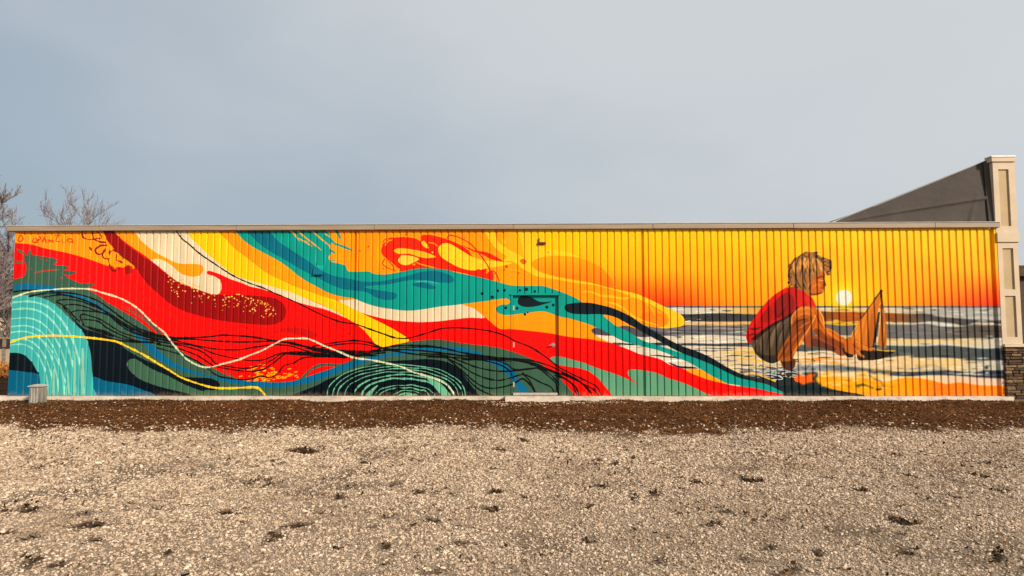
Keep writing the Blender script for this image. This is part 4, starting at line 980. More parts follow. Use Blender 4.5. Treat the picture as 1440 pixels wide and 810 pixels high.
t.links.new(ns.outputs[0], bp2.inputs['Height'])
t.links.new(bp1.outputs[0], bp2.inputs['Normal'])
t.links.new(bp2.outputs[0], b.inputs['Normal'])
ground = link('ground', gme, gm)
tag(ground, 'tan gravel yard with a brown earth strip along the wall', 'ground', kind='structure')


def tone_mat(name, stops, rough=0.85):
    m = bpy.data.materials.new(name)
    m.use_nodes = True
    t = m.node_tree
    b = t.nodes['Principled BSDF']
    oi = nd(t, 'ShaderNodeObjectInfo')
    rp = ramp(t, stops)
    t.links.new(oi.outputs['Random'], rp.inputs[0])
    tc = nd(t, 'ShaderNodeTexCoord')
    n = nd(t, 'ShaderNodeTexNoise')
    n.inputs['Scale'].default_value = 3.0
    n.inputs['Detail'].default_value = 3
    t.links.new(tc.outputs['Object'], n.inputs['Vector'])
    r2 = ramp(t, [(0.3, (0.75, 0.73, 0.7)), (0.7, (1.05, 1.05, 1.05))])
    t.links.new(n.outputs[0], r2.inputs[0])
    mx = nd(t, 'ShaderNodeMix', data_type='RGBA', blend_type='MULTIPLY')
    mx.inputs[0].default_value = 1
    t.links.new(rp.outputs[0], mx.inputs[6])
    t.links.new(r2.outputs[0], mx.inputs[7])
    ge = nd(t, 'ShaderNodeNewGeometry')                  # dusty and damp drifts across the yard
    n3 = nd(t, 'ShaderNodeTexNoise')
    n3.inputs['Scale'].default_value = 0.75
    n3.inputs['Detail'].default_value = 7
    n3.inputs['Roughness'].default_value = 0.65
    t.links.new(ge.outputs['Position'], n3.inputs['Vector'])
    r3 = ramp(t, [(0.31, (0.74, 0.66, 0.58)), (0.44, (1.04, 1.0, 0.96)), (0.68, (1.26, 1.23, 1.2))])
    t.links.new(n3.outputs[0], r3.inputs[0])
    mx2 = nd(t, 'ShaderNodeMix', data_type='RGBA', blend_type='MULTIPLY')
    mx2.inputs[0].default_value = 1
    t.links.new(mx.outputs[2], mx2.inputs[6])
    t.links.new(r3.outputs[0], mx2.inputs[7])
    t.links.new(mx2.outputs[2], b.inputs['Base Color'])
    b.inputs['Roughness'].default_value = rough
    b.inputs['Specular IOR Level'].default_value = 0.15
    return m


def scatter(name, pos, rot, scl, m, shape, label, cat):
    """one object of uncountable pieces: a point per piece, each carrying a stone or a scrap of litter"""
    me = bpy.data.meshes.new(name)
    me.from_pydata(pos.tolist(), [], [])
    a = me.attributes.new('prot', 'FLOAT_VECTOR', 'POINT')
    a.data.foreach_set('vector', rot.astype(np.float32).ravel())
    a = me.attributes.new('pscl', 'FLOAT_VECTOR', 'POINT')
    a.data.foreach_set('vector', scl.astype(np.float32).ravel())
    o = link(name, me, m)
    ng = bpy.data.node_groups.new(name + '_nodes', 'GeometryNodeTree')
    ng.interface.new_socket('Geometry', in_out='INPUT', socket_type='NodeSocketGeometry')
    ng.interface.new_socket('Geometry', in_out='OUTPUT', socket_type='NodeSocketGeometry')
    gi, go = ng.nodes.new('NodeGroupInput'), ng.nodes.new('NodeGroupOutput')
    ip = ng.nodes.new('GeometryNodeInstanceOnPoints')
    if shape == 'stone':
        ms = ng.nodes.new('GeometryNodeMeshIcoSphere')
        ms.inputs['Radius'].default_value = 1
        ms.inputs['Subdivisions'].default_value = 2
        noise_amp, noise_sc = 0.75, 1.3
    else:
        ms = ng.nodes.new('GeometryNodeMeshGrid')
        ms.inputs['Size X'].default_value = 2
        ms.inputs['Size Y'].default_value = 2
        ms.inputs['Vertices X'].default_value = 4
        ms.inputs['Vertices Y'].default_value = 3
        noise_amp, noise_sc = 1.3, 0.8
    nn = ng.nodes.new('ShaderNodeTexNoise')
    nn.inputs['Scale'].default_value = noise_sc
    nn.inputs['Detail'].default_value = 1
    sub = ng.nodes.new('ShaderNodeVectorMath')
    sub.operation = 'SUBTRACT'
    sub.inputs[1].default_value = (0.5, 0.5, 0.5)
    sc = ng.nodes.new('ShaderNodeVectorMath')
    sc.operation = 'SCALE'
    sc.inputs['Scale'].default_value = noise_amp * 1.6
    ng.links.new(nn.outputs['Color'], sub.inputs[0])
    ng.links.new(sub.outputs[0], sc.inputs[0])
    sp = ng.nodes.new('GeometryNodeSetPosition')
    ng.links.new(ms.outputs['Mesh'], sp.inputs['Geometry'])
    ng.links.new(sc.outputs[0], sp.inputs['Offset'])
    sm = ng.nodes.new('GeometryNodeSetMaterial')
    sm.inputs['Material'].default_value = m
    ng.links.new(sp.outputs[0], sm.inputs['Geometry'])
    ng.links.new(gi.outputs[0], ip.inputs['Points'])
    ng.links.new(sm.outputs[0], ip.inputs['Instance'])
    for nm, sk in (('prot', 'Rotation'), ('pscl', 'Scale')):
        na = ng.nodes.new('GeometryNodeInputNamedAttribute')
        na.data_type = 'FLOAT_VECTOR'
        na.inputs['Name'].default_value = nm
        src = na.outputs['Attribute']
        if sk == 'Rotation':
            er = ng.nodes.new('FunctionNodeEulerToRotation')
            ng.links.new(src, er.inputs[0])
            src = er.outputs[0]
        ng.links.new(src, ip.inputs[sk])
    ng.links.new(ip.outputs[0], go.inputs[0])
    md = o.modifiers.new('scatter', 'NODES')
    md.node_group = ng
    return tag(o, label, cat, kind='stuff')


def in_view(n, y0, y1, margin=1.6):
    """random points in the wedge of yard in front of the camera, with room on both sides"""
    out = []
    while sum(len(q) for q in out) < n:
        y = rng.uniform(y0, y1, n)
        x = rng.uniform(-13.5, 13.5, n)
        k = np.abs(x) < (y - CAM[1]) * 0.83 + margin
        out.append(np.stack([x[k], y[k]], 1))
    return np.concatenate(out)[:n]


P = in_view(340000, -11.3, EDGE + 1.0)
dd = P[:, 1] - CAM[1]
keep = rng.random(len(P)) < np.clip(5.6 / dd, 0.5, 1)          # far stones merge: fewer, a little larger
P = P[keep]
g, s = gravel_mask(P[:, 0], P[:, 1]), soil_mask(P[:, 0], P[:, 1])
keep = rng.random(len(P)) < (g * (1 - 0.97 * np.clip(s * 1.4, 0, 1)) + 0.004)
P = P[keep]
n = len(P)
sz = 0.0040 + 0.0085 * rng.random(n) ** 1.8 + 0.010 * (rng.random(n) < 0.05) * rng.random(n)
sz *= np.clip((P[:, 1] - CAM[1]) / 6.5, 0.85, 1.25)
pos = np.stack([P[:, 0], P[:, 1], height(P[:, 0], P[:, 1]) + sz * 0.25], 1)
rot = np.stack([rng.uniform(-0.5, 0.5, n), rng.uniform(-0.5, 0.5, n), rng.uniform(0, 6.28, n)], 1)
scl = np.stack([sz * rng.uniform(0.9, 1.5, n), sz * rng.uniform(0.75, 1.1, n), sz * rng.uniform(0.45, 0.85, n)], 1)
M['stone'] = tone_mat('crushed_limestone', [(0.0, (0.11, 0.07, 0.042)), (0.12, (0.25, 0.178, 0.118)), (0.4, (0.4, 0.302, 0.214)), (0.8, (0.51, 0.4, 0.295)), (1.0, (0.7, 0.58, 0.455))])
scatter('gravel', pos, rot, scl, M['stone'], 'stone', 'loose tan crushed stone covering the yard', 'gravel')

# leaf and bark litter on the earth strip and in the bare spots
P = in_view(60000, EDGE - 0.4, -0.12, 3.0)
g = gravel_mask(P[:, 0], P[:, 1])
P = P[rng.random(len(P)) < (1 - g)]
Q = in_view(260000, -11.2, EDGE)
s = soil_mask(Q[:, 0], Q[:, 1])
Q = Q[rng.random(len(Q)) < 0.06 * np.clip(s, 0, 1) ** 2]
P = np.concatenate([P, Q])
n = len(P)
sz = rng.uniform(0.006, 0.018, n)
pos = np.stack([P[:, 0], P[:, 1], height(P[:, 0], P[:, 1]) + 0.006 + rng.random(n) * 0.012], 1)
rot = np.stack([rng.normal(0, 0.45, n), rng.normal(0, 0.45, n), rng.uniform(0, 6.28, n)], 1)
lng = rng.random(n) < 0.2
scl = np.stack([sz * rng.uniform(0.8, 1.8, n) * np.where(lng, 2.2, 1), sz * rng.uniform(0.25, 0.8, n) * np.where(lng, 0.3, 1), sz], 1)
M['litter'] = tone_mat('dead_litter', [(0.0, (0.028, 0.011, 0.004)), (0.4, (0.09, 0.036, 0.012)), (0.75, (0.17, 0.07, 0.023)), (0.95, (0.26, 0.125, 0.046)), (1.0, (0.42, 0.3, 0.17))])
scatter('leaf_litter', pos, rot, scl, M['litter'], 'chip', 'brown dead leaves and bark scraps on the bare earth', 'leaf litter')

# dark rotted clumps in the bare spots and stray scraps between the stones
Q = in_view(420000, -11.3, EDGE + 0.2)
s_ = soil_mask(Q[:, 0], Q[:, 1])
Q = Q[rng.random(len(Q)) < 0.22 * np.clip((s_ - 0.45) / 0.55, 0, 1) + 0.02 * vnoise(Q[:, 0], Q[:, 1], 0.8, 48) ** 2]
n = len(Q)
sz = rng.uniform(0.006, 0.02, n)
pos = np.stack([Q[:, 0], Q[:, 1], height(Q[:, 0], Q[:, 1]) + 0.008 + rng.random(n) ** 2 * 0.03], 1)
rot = np.stack([rng.normal(0, 0.6, n), rng.normal(0, 0.6, n), rng.uniform(0, 6.28, n)], 1)
lng = rng.random(n) < 0.35
scl = np.stack([sz * rng.uniform(0.8, 1.6, n) * np.where(lng, 2.4, 1), sz * rng.uniform(0.3, 0.9, n) * np.where(lng, 0.25, 1), sz], 1)
M['rot'] = tone_mat('rotted_litter', [(0.0, (0.012, 0.007, 0.004)), (0.5, (0.04, 0.021, 0.01)), (0.85, (0.085, 0.045, 0.02)), (1.0, (0.2, 0.1, 0.04))])
scatter('dead_weeds', pos, rot, scl, M['rot'], 'chip', 'dark rotted weed clumps and scraps among the gravel', 'dead weeds')

# pale stones strayed onto the earth strip
P = in_view(14000, EDGE - 0.1, -0.15, 3.0)
e = edge_y(P[:, 0])
k = rng.random(len(P)) < np.exp(-np.maximum(0, P[:, 1] - e) / 0.45) * 0.95 + 0.03 + 0.9 * ((np.abs(P[:, 0] - 0.6) < 1.2 + 0.5 * vnoise(P[:, 0], P[:, 1], 0.3, 41)) & (P[:, 1] > -1.0 + 0.3 * vnoise(P[:, 0], P[:, 1], 0.4, 42)))
P = P[k]
n = len(P)
sz = rng.uniform(0.009, 0.02, n)
pos = np.stack([P[:, 0], P[:, 1], height(P[:, 0], P[:, 1]) + sz * 0.5], 1)
rot = np.stack([rng.uniform(-0.5, 0.5, n), rng.uniform(-0.5, 0.5, n), rng.uniform(0, 6.28, n)], 1)
scl = np.stack([sz * rng.uniform(0.9, 1.5, n), sz, sz * 0.6], 1)
scatter('stray_stones', pos, rot, scl, M['stone'], 'stone', 'scattered pale stones lying on the brown earth strip', 'gravel')

# ------------------------------------------------------------------ the painted metal building
BLD = empty('metal_building', (-0.45, 0, 0))
tag(BLD, 'long low metal building with colourful wave mural on ribbed wall', 'building')
zb = 0.13
zt = 3.75
xl, xr = -11.227, 10.34
PITCHR = 0.152
xj1, xj2 = at(498.5, 430).x, at(905, 430).x            # the two sheet joints
xd0, xd1 = at(721.5, 480).x, at(785.5, 480).x          # door opening
zd0, zd1 = at(753, 553).z, at(753, 415.5).z
GD_ = 0.021                                            # groove depth


def groove(xc, w=0.048, d=0.024, f=0.0215):
    return [(xc - w / 2, 0.0), (xc - w / 2 + f, d), (xc + w / 2 - f, d), (xc + w / 2, 0.0)]


def panel_run(x0, x1, z0, z1, phase):
    """ribbed sheet from x0 to x1: six grooves to a sheet, each sheet an object of its own"""
    gs = []
    k = math.ceil((x0 + 0.03 - phase) / PITCHR)
    while phase + k * PITCHR < x1 - 0.03:
        gs.append(phase + k * PITCHR)
        k += 1
    i = 0
    xs = x0
    while True:
        chunk = gs[i:i + 6]
        i += 6
        rest = gs[i:]
        xe = (chunk[-1] + PITCHR * 0.5) if rest else x1
        prof = [(xs, 0.0)]
        for c in chunk:
            prof += groove(c)
        prof.append((xe, 0.0))
        V = [(x, y, z) for (x, y) in prof for z in (z0, z1)]
        F = [(2 * j, 2 * j + 2, 2 * j + 3, 2 * j + 1) for j in range(len(prof) - 1)]
        o = mesh('wall_panel', V, F, M['mural'], BLD)
        uv_wall(o)
        xs = xe
        if not rest:
            break


ph = at(1100, 430).x
JW = 0.03
panel_run(xl + 0.05, xj1 - JW, zb, zt, ph)
panel_run(xj1 + JW, xd0 - 0.045, zb, zt, ph + 0.02)
panel_run(xd0 - 0.045, xd1 + 0.045, zd1 + 0.045, zt, ph + 0.02)
panel_run(xd1 + 0.045, xj2 - JW, zb, zt, ph + 0.02)
panel_run(xj2 + JW, xr - 0.16, zb, zt, ph)
for xj in (xj1, xj2):                                   # recessed joints between the three runs
    prof = [(xj - JW, 0.0), (xj - JW + 0.008, 0.05), (xj + JW - 0.008, 0.05), (xj + JW, 0.0)]
    V = [(x, y, z) for (x, y) in prof for z in (zb, zt)]
    uv_wall(mesh('joint_channel', V, [(0, 2, 3, 1), (2, 4, 5, 3), (4, 6, 7, 5)], M['mural'], BLD))
# corner trims
prof = [(xl - 0.02, 0.12), (xl - 0.02, -0.012), (xl + 0.06, -0.012), (xl + 0.06, 0.004)]
V = [(x, y, z) for (x, y) in prof for z in (zb, zt)]
uv_wall(mesh('corner_trim', V, [(0, 2, 3, 1), (2, 4, 5, 3), (4, 6, 7, 5)], M['mural'], BLD))
prof = [(xr - 0.165, 0.0), (xr - 0.15, 0.05), (xr - 0.075, 0.05), (xr - 0.065, -0.012), (xr, -0.012), (xr, 0.12)]
V = [(x, y, z) for (x, y) in prof for z in (zb, zt)]
uv_wall(mesh('corner_trim', V, [(2 * j, 2 * j + 2, 2 * j + 3, 2 * j + 1) for j in range(5)], M['mural'], BLD))
# fascia, drip edge and roof
FY = -0.085
fxs = [xl - 0.17] + [xl + 1.9 + 3.05 * k for k in range(7)] + [xr + 0.03]
for k, (a, c) in enumerate(zip(fxs[:-1], fxs[1:])):
    dz = (0.0, 0.0025, -0.001, 0.002)[k % 4]
    box('fascia', a + 0.002, c - 0.002, FY + (0.0, 0.003, 0.001)[k % 3], 0.03, zt + 0.003 + dz, zt + 0.1105 + dz * 0.5, M['fascia'], BLD, 0.006)
box('drip_edge', xl - 0.175, xr + 0.03, FY - 0.012, 0.05, zt + 0.1135, zt + 0.128, M['fascia_edge'], BLD, 0.003)
box('soffit', xl - 0.165, xl - 0.022, 0.0315, 12, zt + 0.01, zt + 0.1, M['fascia'], BLD, 0.004)
mesh('roof', [(xl - 0.17, 0.051, zt + 0.12), (xr + 0.03, 0.051, zt + 0.12), (xr + 0.03, 12, zt - 0.12), (xl - 0.17, 12, zt - 0.12), (xl - 0.17, 0.051, zt + 0.06), (xr + 0.03, 0.051, zt + 0.06), (xr + 0.03, 12, zt - 0.18), (xl - 0.17, 12, zt - 0.18)],
     [(0, 1, 2, 3), (7, 6, 5, 4), (0, 4, 5, 1), (1, 5, 6, 2), (2, 6, 7, 3), (3, 7, 4, 0)], M['membrane'], BLD)
box('wall_core', xl + 0.002, xr - 0.002, 0.125, 11.9, 0.0, zt - 0.2, M['inner'], BLD, 0)
# foundation
def lumpy(name, x0, x1, y0, y1, z0, z1, nx, amp, m, parent):
    bm = bmesh.new()
    bx(bm, x0, x1, y0, y1, z0, z1)
    es = [e for e in bm.edges if abs(e.verts[0].co.x - e.verts[1].co.x) > 0.5 * (x1 - x0)]
    bmesh.ops.subdivide_edges(bm, edges=es, cuts=nx, use_grid_fill=True)
    for v in bm.verts:
        if v.co.y < (y0 + y1) / 2:
            q = vnoise(np.array([v.co.x]), np.array([v.co.z * 3]), 0.4, 21)[0] - 0.5
            v.co.y += q * amp
            if v.co.z > (z0 + z1) / 2:
                v.co.z += (vnoise(np.array([v.co.x]), np.array([0.0]), 0.25, 22)[0] - 0.6) * amp * 0.35
    return bm_obj(name, bm, m, parent)
lumpy('foundation', xl - 0.6, xr + 0.1, -0.13, 0.12, -0.1, zb - 0.004, 240, 0.05, M['concrete'], BLD)
sx0, sx1 = at(711, 556).x, at(799, 556).x
lumpy('door_stoop', sx0, sx1, -0.3, -0.1, -0.1, zb + 0.012, 30, 0.03, M['concrete'], BLD)
# door
frame = bmesh.new()
bx(frame, xd0 - 0.043, xd0 - 0.002, -0.016, 0.09, zb + 0.014, zd1 + 0.002, 0.003)
bx(frame, xd1 + 0.002, xd1 + 0.043, -0.016, 0.09, zb + 0.014, zd1 + 0.002, 0.003)
bx(frame, xd0 - 0.06, xd1 + 0.06, -0.03, 0.09, zd1 + 0.004, zd1 + 0.043, 0.003)
fo = bm_obj('door_frame', frame, M['mural'], BLD)
uv_wall(fo)
door = box('door', xd0 + 0.003, xd1 - 0.003, 0.052, 0.095, zd0 + 0.02, zd1 - 0.002, M['mural'], BLD, 0.002)
uv_wall(door)
kn = at(778, 485)
bm = bmesh.new()
cyl(bm, (kn.x, 0.051, kn.z), (kn.x, 0.035, kn.z), 0.045, 0.04, 16)
cyl(bm, (kn.x, 0.036, kn.z), (kn.x, -0.01, kn.z), 0.014, 0.014, 10)
bx(bm, kn.x - 0.085, kn.x + 0.02, -0.026, -0.008, kn.z - 0.017, kn.z + 0.006, 0.006)
bm_obj('handle', bm, M['steel'], door)
for py in (433, 485, 541):
    h = at(722.6, py)
    bm = bmesh.new()
    cyl(bm, (xd0 + 0.006, 0.034, h.z - 0.055), (xd0 + 0.006, 0.034, h.z + 0.055), 0.012, 0.012, 8)
    bx(bm, xd0 + 0.016, xd0 + 0.03, 0.046, 0.0515, h.z - 0.05, h.z + 0.05)
    bm_obj('hinge', bm, M['galvtop'], door)
box('threshold', xd0 - 0.001, xd1 - 0.03, -0.05, 0.09, zb + 0.016, zd0 + 0.01, M['galvtop'], BLD, 0.004)
# small fittings on the wall
h = at(448, 380)
bm = bmesh.new()
w_, hh_ = 0.11, 0.2
pts = [(-w_, 0, -0.09), (w_, 0, -0.09), (w_, 0, 0.1), (-w_, 0, 0.1), (-w_, -0.06, -0.1), (w_, -0.06, -0.1), (w_ * 0.95, -0.05, -0.07), (-w_ * 0.95, -0.05, -0.07)]
vs = [bm.verts.new((h.x + a, -0.003 + c, h.z + d)) for a, c, d in pts]
for f in ((0, 4, 5, 1), (4, 7, 6, 5), (7, 3, 2, 6), (0, 3, 7, 4), (1, 5, 6, 2), (0, 1, 2, 3)):
    bm.faces.new([vs[i] for i in f])
hood = bm_obj('vent_hood', bm, M['mural'], BLD)
uv_wall(hood)
h = at(762, 342)
bm = bmesh.new()
bx(bm, h.x - 0.09, h.x + 0.09, -0.045, -0.004, h.z - 0.03, h.z + 0.02, 0.008)
bx(bm, h.x - 0.075, h.x - 0.05, -0.02, -0.003, h.z + 0.02, h.z + 0.11, 0.004)
bm_obj('wall_lamp', bm, M['dark_metal'], BLD)
h = at(67, 560)
bm = bmesh.new()
cyl(bm, (h.x, -0.2, 0.06), (h.x, -0.1, 0.06), 0.05, 0.05, 14)
bm_obj('drain_pipe', bm, M['dark_metal'], BLD)

# right end: false front pilaster, ledge-stone base, membrane-clad slope
PYF = -0.02                                 # front face of the pilaster
def zz(py): return at(1415, py, PYF).z
px0, px1 = at(1397.5, 290, PYF).x + 0.02, at(1430, 290, PYF).x
px1b = at(1434, 400, PYF).x
pil = empty('false_front', (0, 0, 0))
pil.parent = BLD
pil.location = (0.45, 0, 0)
def pbox(name, x0, x1, y0, y1, z0, z1, m, par, bev=0.006):
    return box(name, x0, x1, y0, y1, z0, z1, m, par, bev)
def framed(x0, x1, z0, z1, holes, y0, y1, par):
    """a slab with rectangular recesses: built from stiles and rails, a tan panel sunk in each"""
    bm = bmesh.new()
    hx0, hx1 = holes[0][0], holes[0][1]
    bx(bm, x0, hx0, y0, y1, z0, z1)
    bx(bm, hx1, x1, y0, y1, z0, z1)
    zc = z0
    for (a, c, d, e) in holes:
        bx(bm, hx0, hx1, y0, y1, zc, d)
        zc = e
    bx(bm, hx0, hx1, y0, y1, zc, z1)
    o = bm_obj('pilaster', bm, M['beige'], par)
    for (a, c, d, e) in holes:
        box('panel', a - 0.01, c + 0.01, y0 + 0.032, y0 + 0.06, d - 0.01, e + 0.01, M['tan'], o, 0.002)
    return o
u0, u1 = at(1404.5, 280, PYF).x + 0.02, at(1419, 280, PYF).x + 0.02
framed(px0, px1, zz(327), zz(228), [(u0, u1, zz(318), zz(238))], PYF, 0.14, pil)
l0, l1 = at(1410, 380, PYF).x + 0.02, at(1425, 380, PYF).x + 0.02
framed(px0 + 0.02, px1b, zz(484), zz(341), [(l0, l1, zz(474), zz(416)), (l0, l1, zz(407), zz(349))], PYF, 0.5, pil)
pbox('moulding', px0 - 0.0, px1b + 0.03, PYF - 0.03, 0.5, zz(340.7), zz(327.3), M['beige'], pil)
pbox('cap', px0 - 0.04, px1 + 0.0, PYF - 0.03, 0.15, zz(227.7), zz(221.5), M['beige'], pil)
pbox('cap_flashing', px0 - 0.05, px1 + 0.01, PYF - 0.04, 0.16, zz(221.2), zz(219.3), M['white_metal'], pil, 0.004)
pbox('base_moulding', px0 + 0.03, px1b + 0.5, PYF - 0.05, 0.5, zz(488), zz(484.3), M['beige'], pil)
# the facade itself runs back along the street side
pbox('facade_wall', px0 + 0.03, px1 - 0.05, 0.53, 11.5, 0, zz(232), M['beige'], pil, 0)
# ledge stone base
sb = box('stone_base', xr + 0.008, xr + 2.4, PYF + 0.03, 0.5, -0.1, zz(488.4), M['mortar'], pil, 0)
zc = 0.0
random.seed(5)
stone_mesh = []
while zc < zz(489) - 0.03:
    hh = random.choice((0.045, 0.06, 0.075, 0.09))
    hh = min(hh, zz(488.8) - zc)
    xc = xr + 0.01 - random.random() * 0.2
    while xc < xr + 1.1:
        ww = random.uniform(0.1, 0.34)
        bm = bmesh.new()
        dp = random.uniform(0.0, 0.03)
        bx(bm, max(xc, xr + 0.01), xc + ww - 0.012, PYF - 0.03 - dp, PYF + 0.04, zc + 0.006, zc + hh - 0.006, 0.008)
        for v in bm.verts:
            v.co += Vector((random.uniform(-1, 1), random.uniform(-1, 1), random.uniform(-1, 1))) * 0.005
        if xc + ww > xr + 0.06:
            bm_obj('stone', bm, random.choice(stone_tones), sb)
        xc += ww
    zc += hh
# membrane-clad slope behind the eave, rising to the false front
YR0, YR1 = 0.055, 1.4
a0 = at(1160, 314.5, YR0); a1 = at(1398, 224, YR0); zf = zt + 0.06
xa, xb = a0.x, px0 + 0.025
zs1 = a1.z
nxs, nzs = 130, 56
V, F = [], []
for i in range(nxs + 1):
    for j in range(nzs + 1):
        x = xa + (xb - xa) * i / nxs
        ztop = zf + (zs1 - zf) * i / nxs
        z = zf + (ztop - zf) * j / nzs
        q = j / nzs
        y = YR0 + 0.10 * q * (x - xa) / (xb - xa)
        # slack folds in the sheet
        u = (x - xa) / (xb - xa)
        d1 = (z - (zf + 0.02 + (zs1 - zf) * 0.42 * u ** 0.9))
        y -= 0.035 * math.exp(-(d1 / 0.03) ** 2) * (0.4 + u)
        d2 = (x - (xb - 0.55 + (z - zf) * 0.35))
        y -= 0.03 * math.exp(-(d2 / 0.05) ** 2) * max(0, 1 - (z - zf) / 0.8)
        y += 0.015 * (vnoise(np.array([x]), np.array([z]), 0.45, 31)[0] - 0.5)
        V.append((x, y, z))
for i in range(nxs):
    for j in range(nzs):
        k = i * (nzs + 1) + j
        F.append((k, k + nzs + 1, k + nzs + 2, k + 1))
mesh('membrane_slope', V, F, M['membrane'], pil, smooth=True)
mesh('slope_roof', [(xa, YR0 + 0.02, zf - 0.02), (xb, YR0 + 0.11, zs1 - 0.005), (xb, YR1, zf - 0.1), (xa, YR1, zf - 0.6), (xb, YR1, zf - 0.6)], [(0, 1, 2, 3), (3, 2, 4)], M['membrane'], pil)
bm = bmesh.new()
cyl(bm, (xa - 0.05, YR0 - 0.01, zf + 0.005), (xb, YR0 + 0.09, zs1 + 0.012), 0.012, 0.012, 6)
bm_obj('slope_edge', bm, M['steel'], pil)
mesh('slope_flashing', [(xb - 0.13, YR0 - 0.03, zf), (xb + 0.004, YR0 - 0.05, zf), (xb + 0.004, YR0 + 0.03, zs1 + 0.05), (xb - 0.13, YR0 + 0.06, zs1 - 0.06)], [(0, 1, 2, 3)], M['membrane'], pil)

# ------------------------------------------------------------------ utility box by the wall's left end
ux0, ux1 = at(41.5, 555, -0.6).x, at(57.5, 555, -0.6).x
UB = empty('utility_box', ((ux0 + ux1) / 2, -0.6, 0))
tag(UB, 'weathered grey metal box with peaked lid at foot of aqua wave', 'utility box')
uz = at(50, 544, -0.6).z
bm = bmesh.new()
bx(bm, ux0, ux1, -0.62, -0.42, -0.03, uz, 0.008)
ubody = bm_obj('box_body', bm, M['galv'], UB)
cxu = (ux0 + ux1) / 2
bm = bmesh.new()
b_ = [bm.verts.new(p) for p in ((ux0 - 0.02, -0.64, uz + 0.002), (ux1 + 0.02, -0.64, uz + 0.002), (ux1 + 0.02, -0.4, uz + 0.002), (ux0 - 0.02, -0.4, uz + 0.002))]
m_ = [bm.verts.new(v.co + Vector((0, 0, 0.02))) for v in b_]
t_ = [bm.verts.new((cxu + a, -0.52 + c, uz + 0.05)) for a, c in ((-0.05, -0.05), (0.05, -0.05), (0.05, 0.05), (-0.05, 0.05))]
for A, B in ((b_, m_), (m_, t_)):
    for i in range(4):
        bm.faces.new((A[i], A[(i + 1) % 4], B[(i + 1) % 4], B[i]))
bm.faces.new(t_); bm.faces.new(b_[::-1])
bm_obj('lid', bm, M['galvtop'], UB)
for i in range(3):
    xx_ = ux0 + (ux1 - ux0) * (0.25 + 0.25 * i)
    box('rib', xx_ - 0.012, xx_ + 0.012, -0.632, -0.619, 0.02, uz - 0.02, M['galvtop'], UB, 0.003)

# ------------------------------------------------------------------ beyond the ends of the wall
def tree(name, base, hgt, seed, label, spread=0.5, levels=5, r0=0.13, group='bare winter trees left of the building', lean=(0, 0), first=0.25):
    rr = random.Random(seed)
    root = empty(name, base)
    tag(root, label, 'tree', group)
    TV, TF, BV, BF = [], [], [], []
    def seg(Vl, Fl, a, c, ra, rc, n):
        d = (c - a).normalized()
        t = d.orthogonal().normalized()
        s = d.cross(t)
        k = len(Vl)
        for p, q in ((a, ra), (c, rc)):
            for i in range(n):
                an = 6.2832 * i / n
                Vl.append(p + (t * math.cos(an) + s * math.sin(an)) * q)
        for i in range(n):
            Fl.append((k + i, k + (i + 1) % n, k + n + (i + 1) % n, k + n + i))
    def grow(p, d, L, r, lv):
        if L < 0.06: return
        n = 4 if lv > 1 else 6
        Vl, Fl = (TV, TF) if lv == 0 else (BV, BF)
        k = 5 if lv < 2 else 4
        for i in range(k):
            d2 = (d + Vector((rr.gauss(0, 0.13), rr.gauss(0, 0.13), rr.gauss(0.04, 0.08)))).normalized()
            p2 = p + d2 * L / k
            r2 = r * (0.86 if lv else 0.88)
            seg(Vl, Fl, p, p2, r, r2, n)
            f = (i + 1) / k
            if lv < levels and (lv > 0 or f > first):
                for q in range(rr.choice((1, 2)) if lv else 2):
                    a = rr.uniform(0, 6.28)
                    o = d2.orthogonal().normalized()
                    o = (Matrix.Rotation(a, 3, d2) @ o)
                    nd_ = (d2 * (1 - spread * 0.6) + o * spread * rr.uniform(0.7, 1.3) + Vector((0, 0, 0.22))).normalized()
                    grow(p2, nd_, L * rr.uniform(0.36, 0.58), max(0.009, r2 * rr.uniform(0.5, 0.66)), lv + 1)
            p, d, r = p2, d2, r2
    grow(Vector(base), Vector((lean[0], lean[1], 1)).normalized(), hgt * 0.72, r0, 0)
    mesh('trunk', TV, TF, M['bark'], root, smooth=True)
    mesh('crown', BV, BF, M['twig'], root)
    return root

p = at(3, 500, 9); tree('bare_tree', (p.x, 9, 0), 6.0, 11, 'tall grey leafless tree at left edge beyond the wall end', levels=5, r0=0.17)
p = at(13, 500, 11); tree('bare_tree', (p.x, 11, 0), 5.2, 41, 'shorter twiggy leafless tree right beside the left wall corner', levels=4, r0=0.11)
p = at(-28, 500, 12); tree('bare_tree', (p.x, 12, 0), 6.0, 17, 'leafless tree cut by left edge of photo', levels=4, r0=0.16)
p = at(112, 500, 16); tree('bare_tree', (p.x, 16, 0), 6.9, 23, 'leafless tree top showing above the left half of the roof', levels=4, r0=0.13, first=0.45)
p = at(158, 500, 18); tree('bare_tree', (p.x, 18, 0), 5.6, 29, 'small tuft of bare twigs just above roof, right of larger tree', levels=3, r0=0.08, first=0.5)

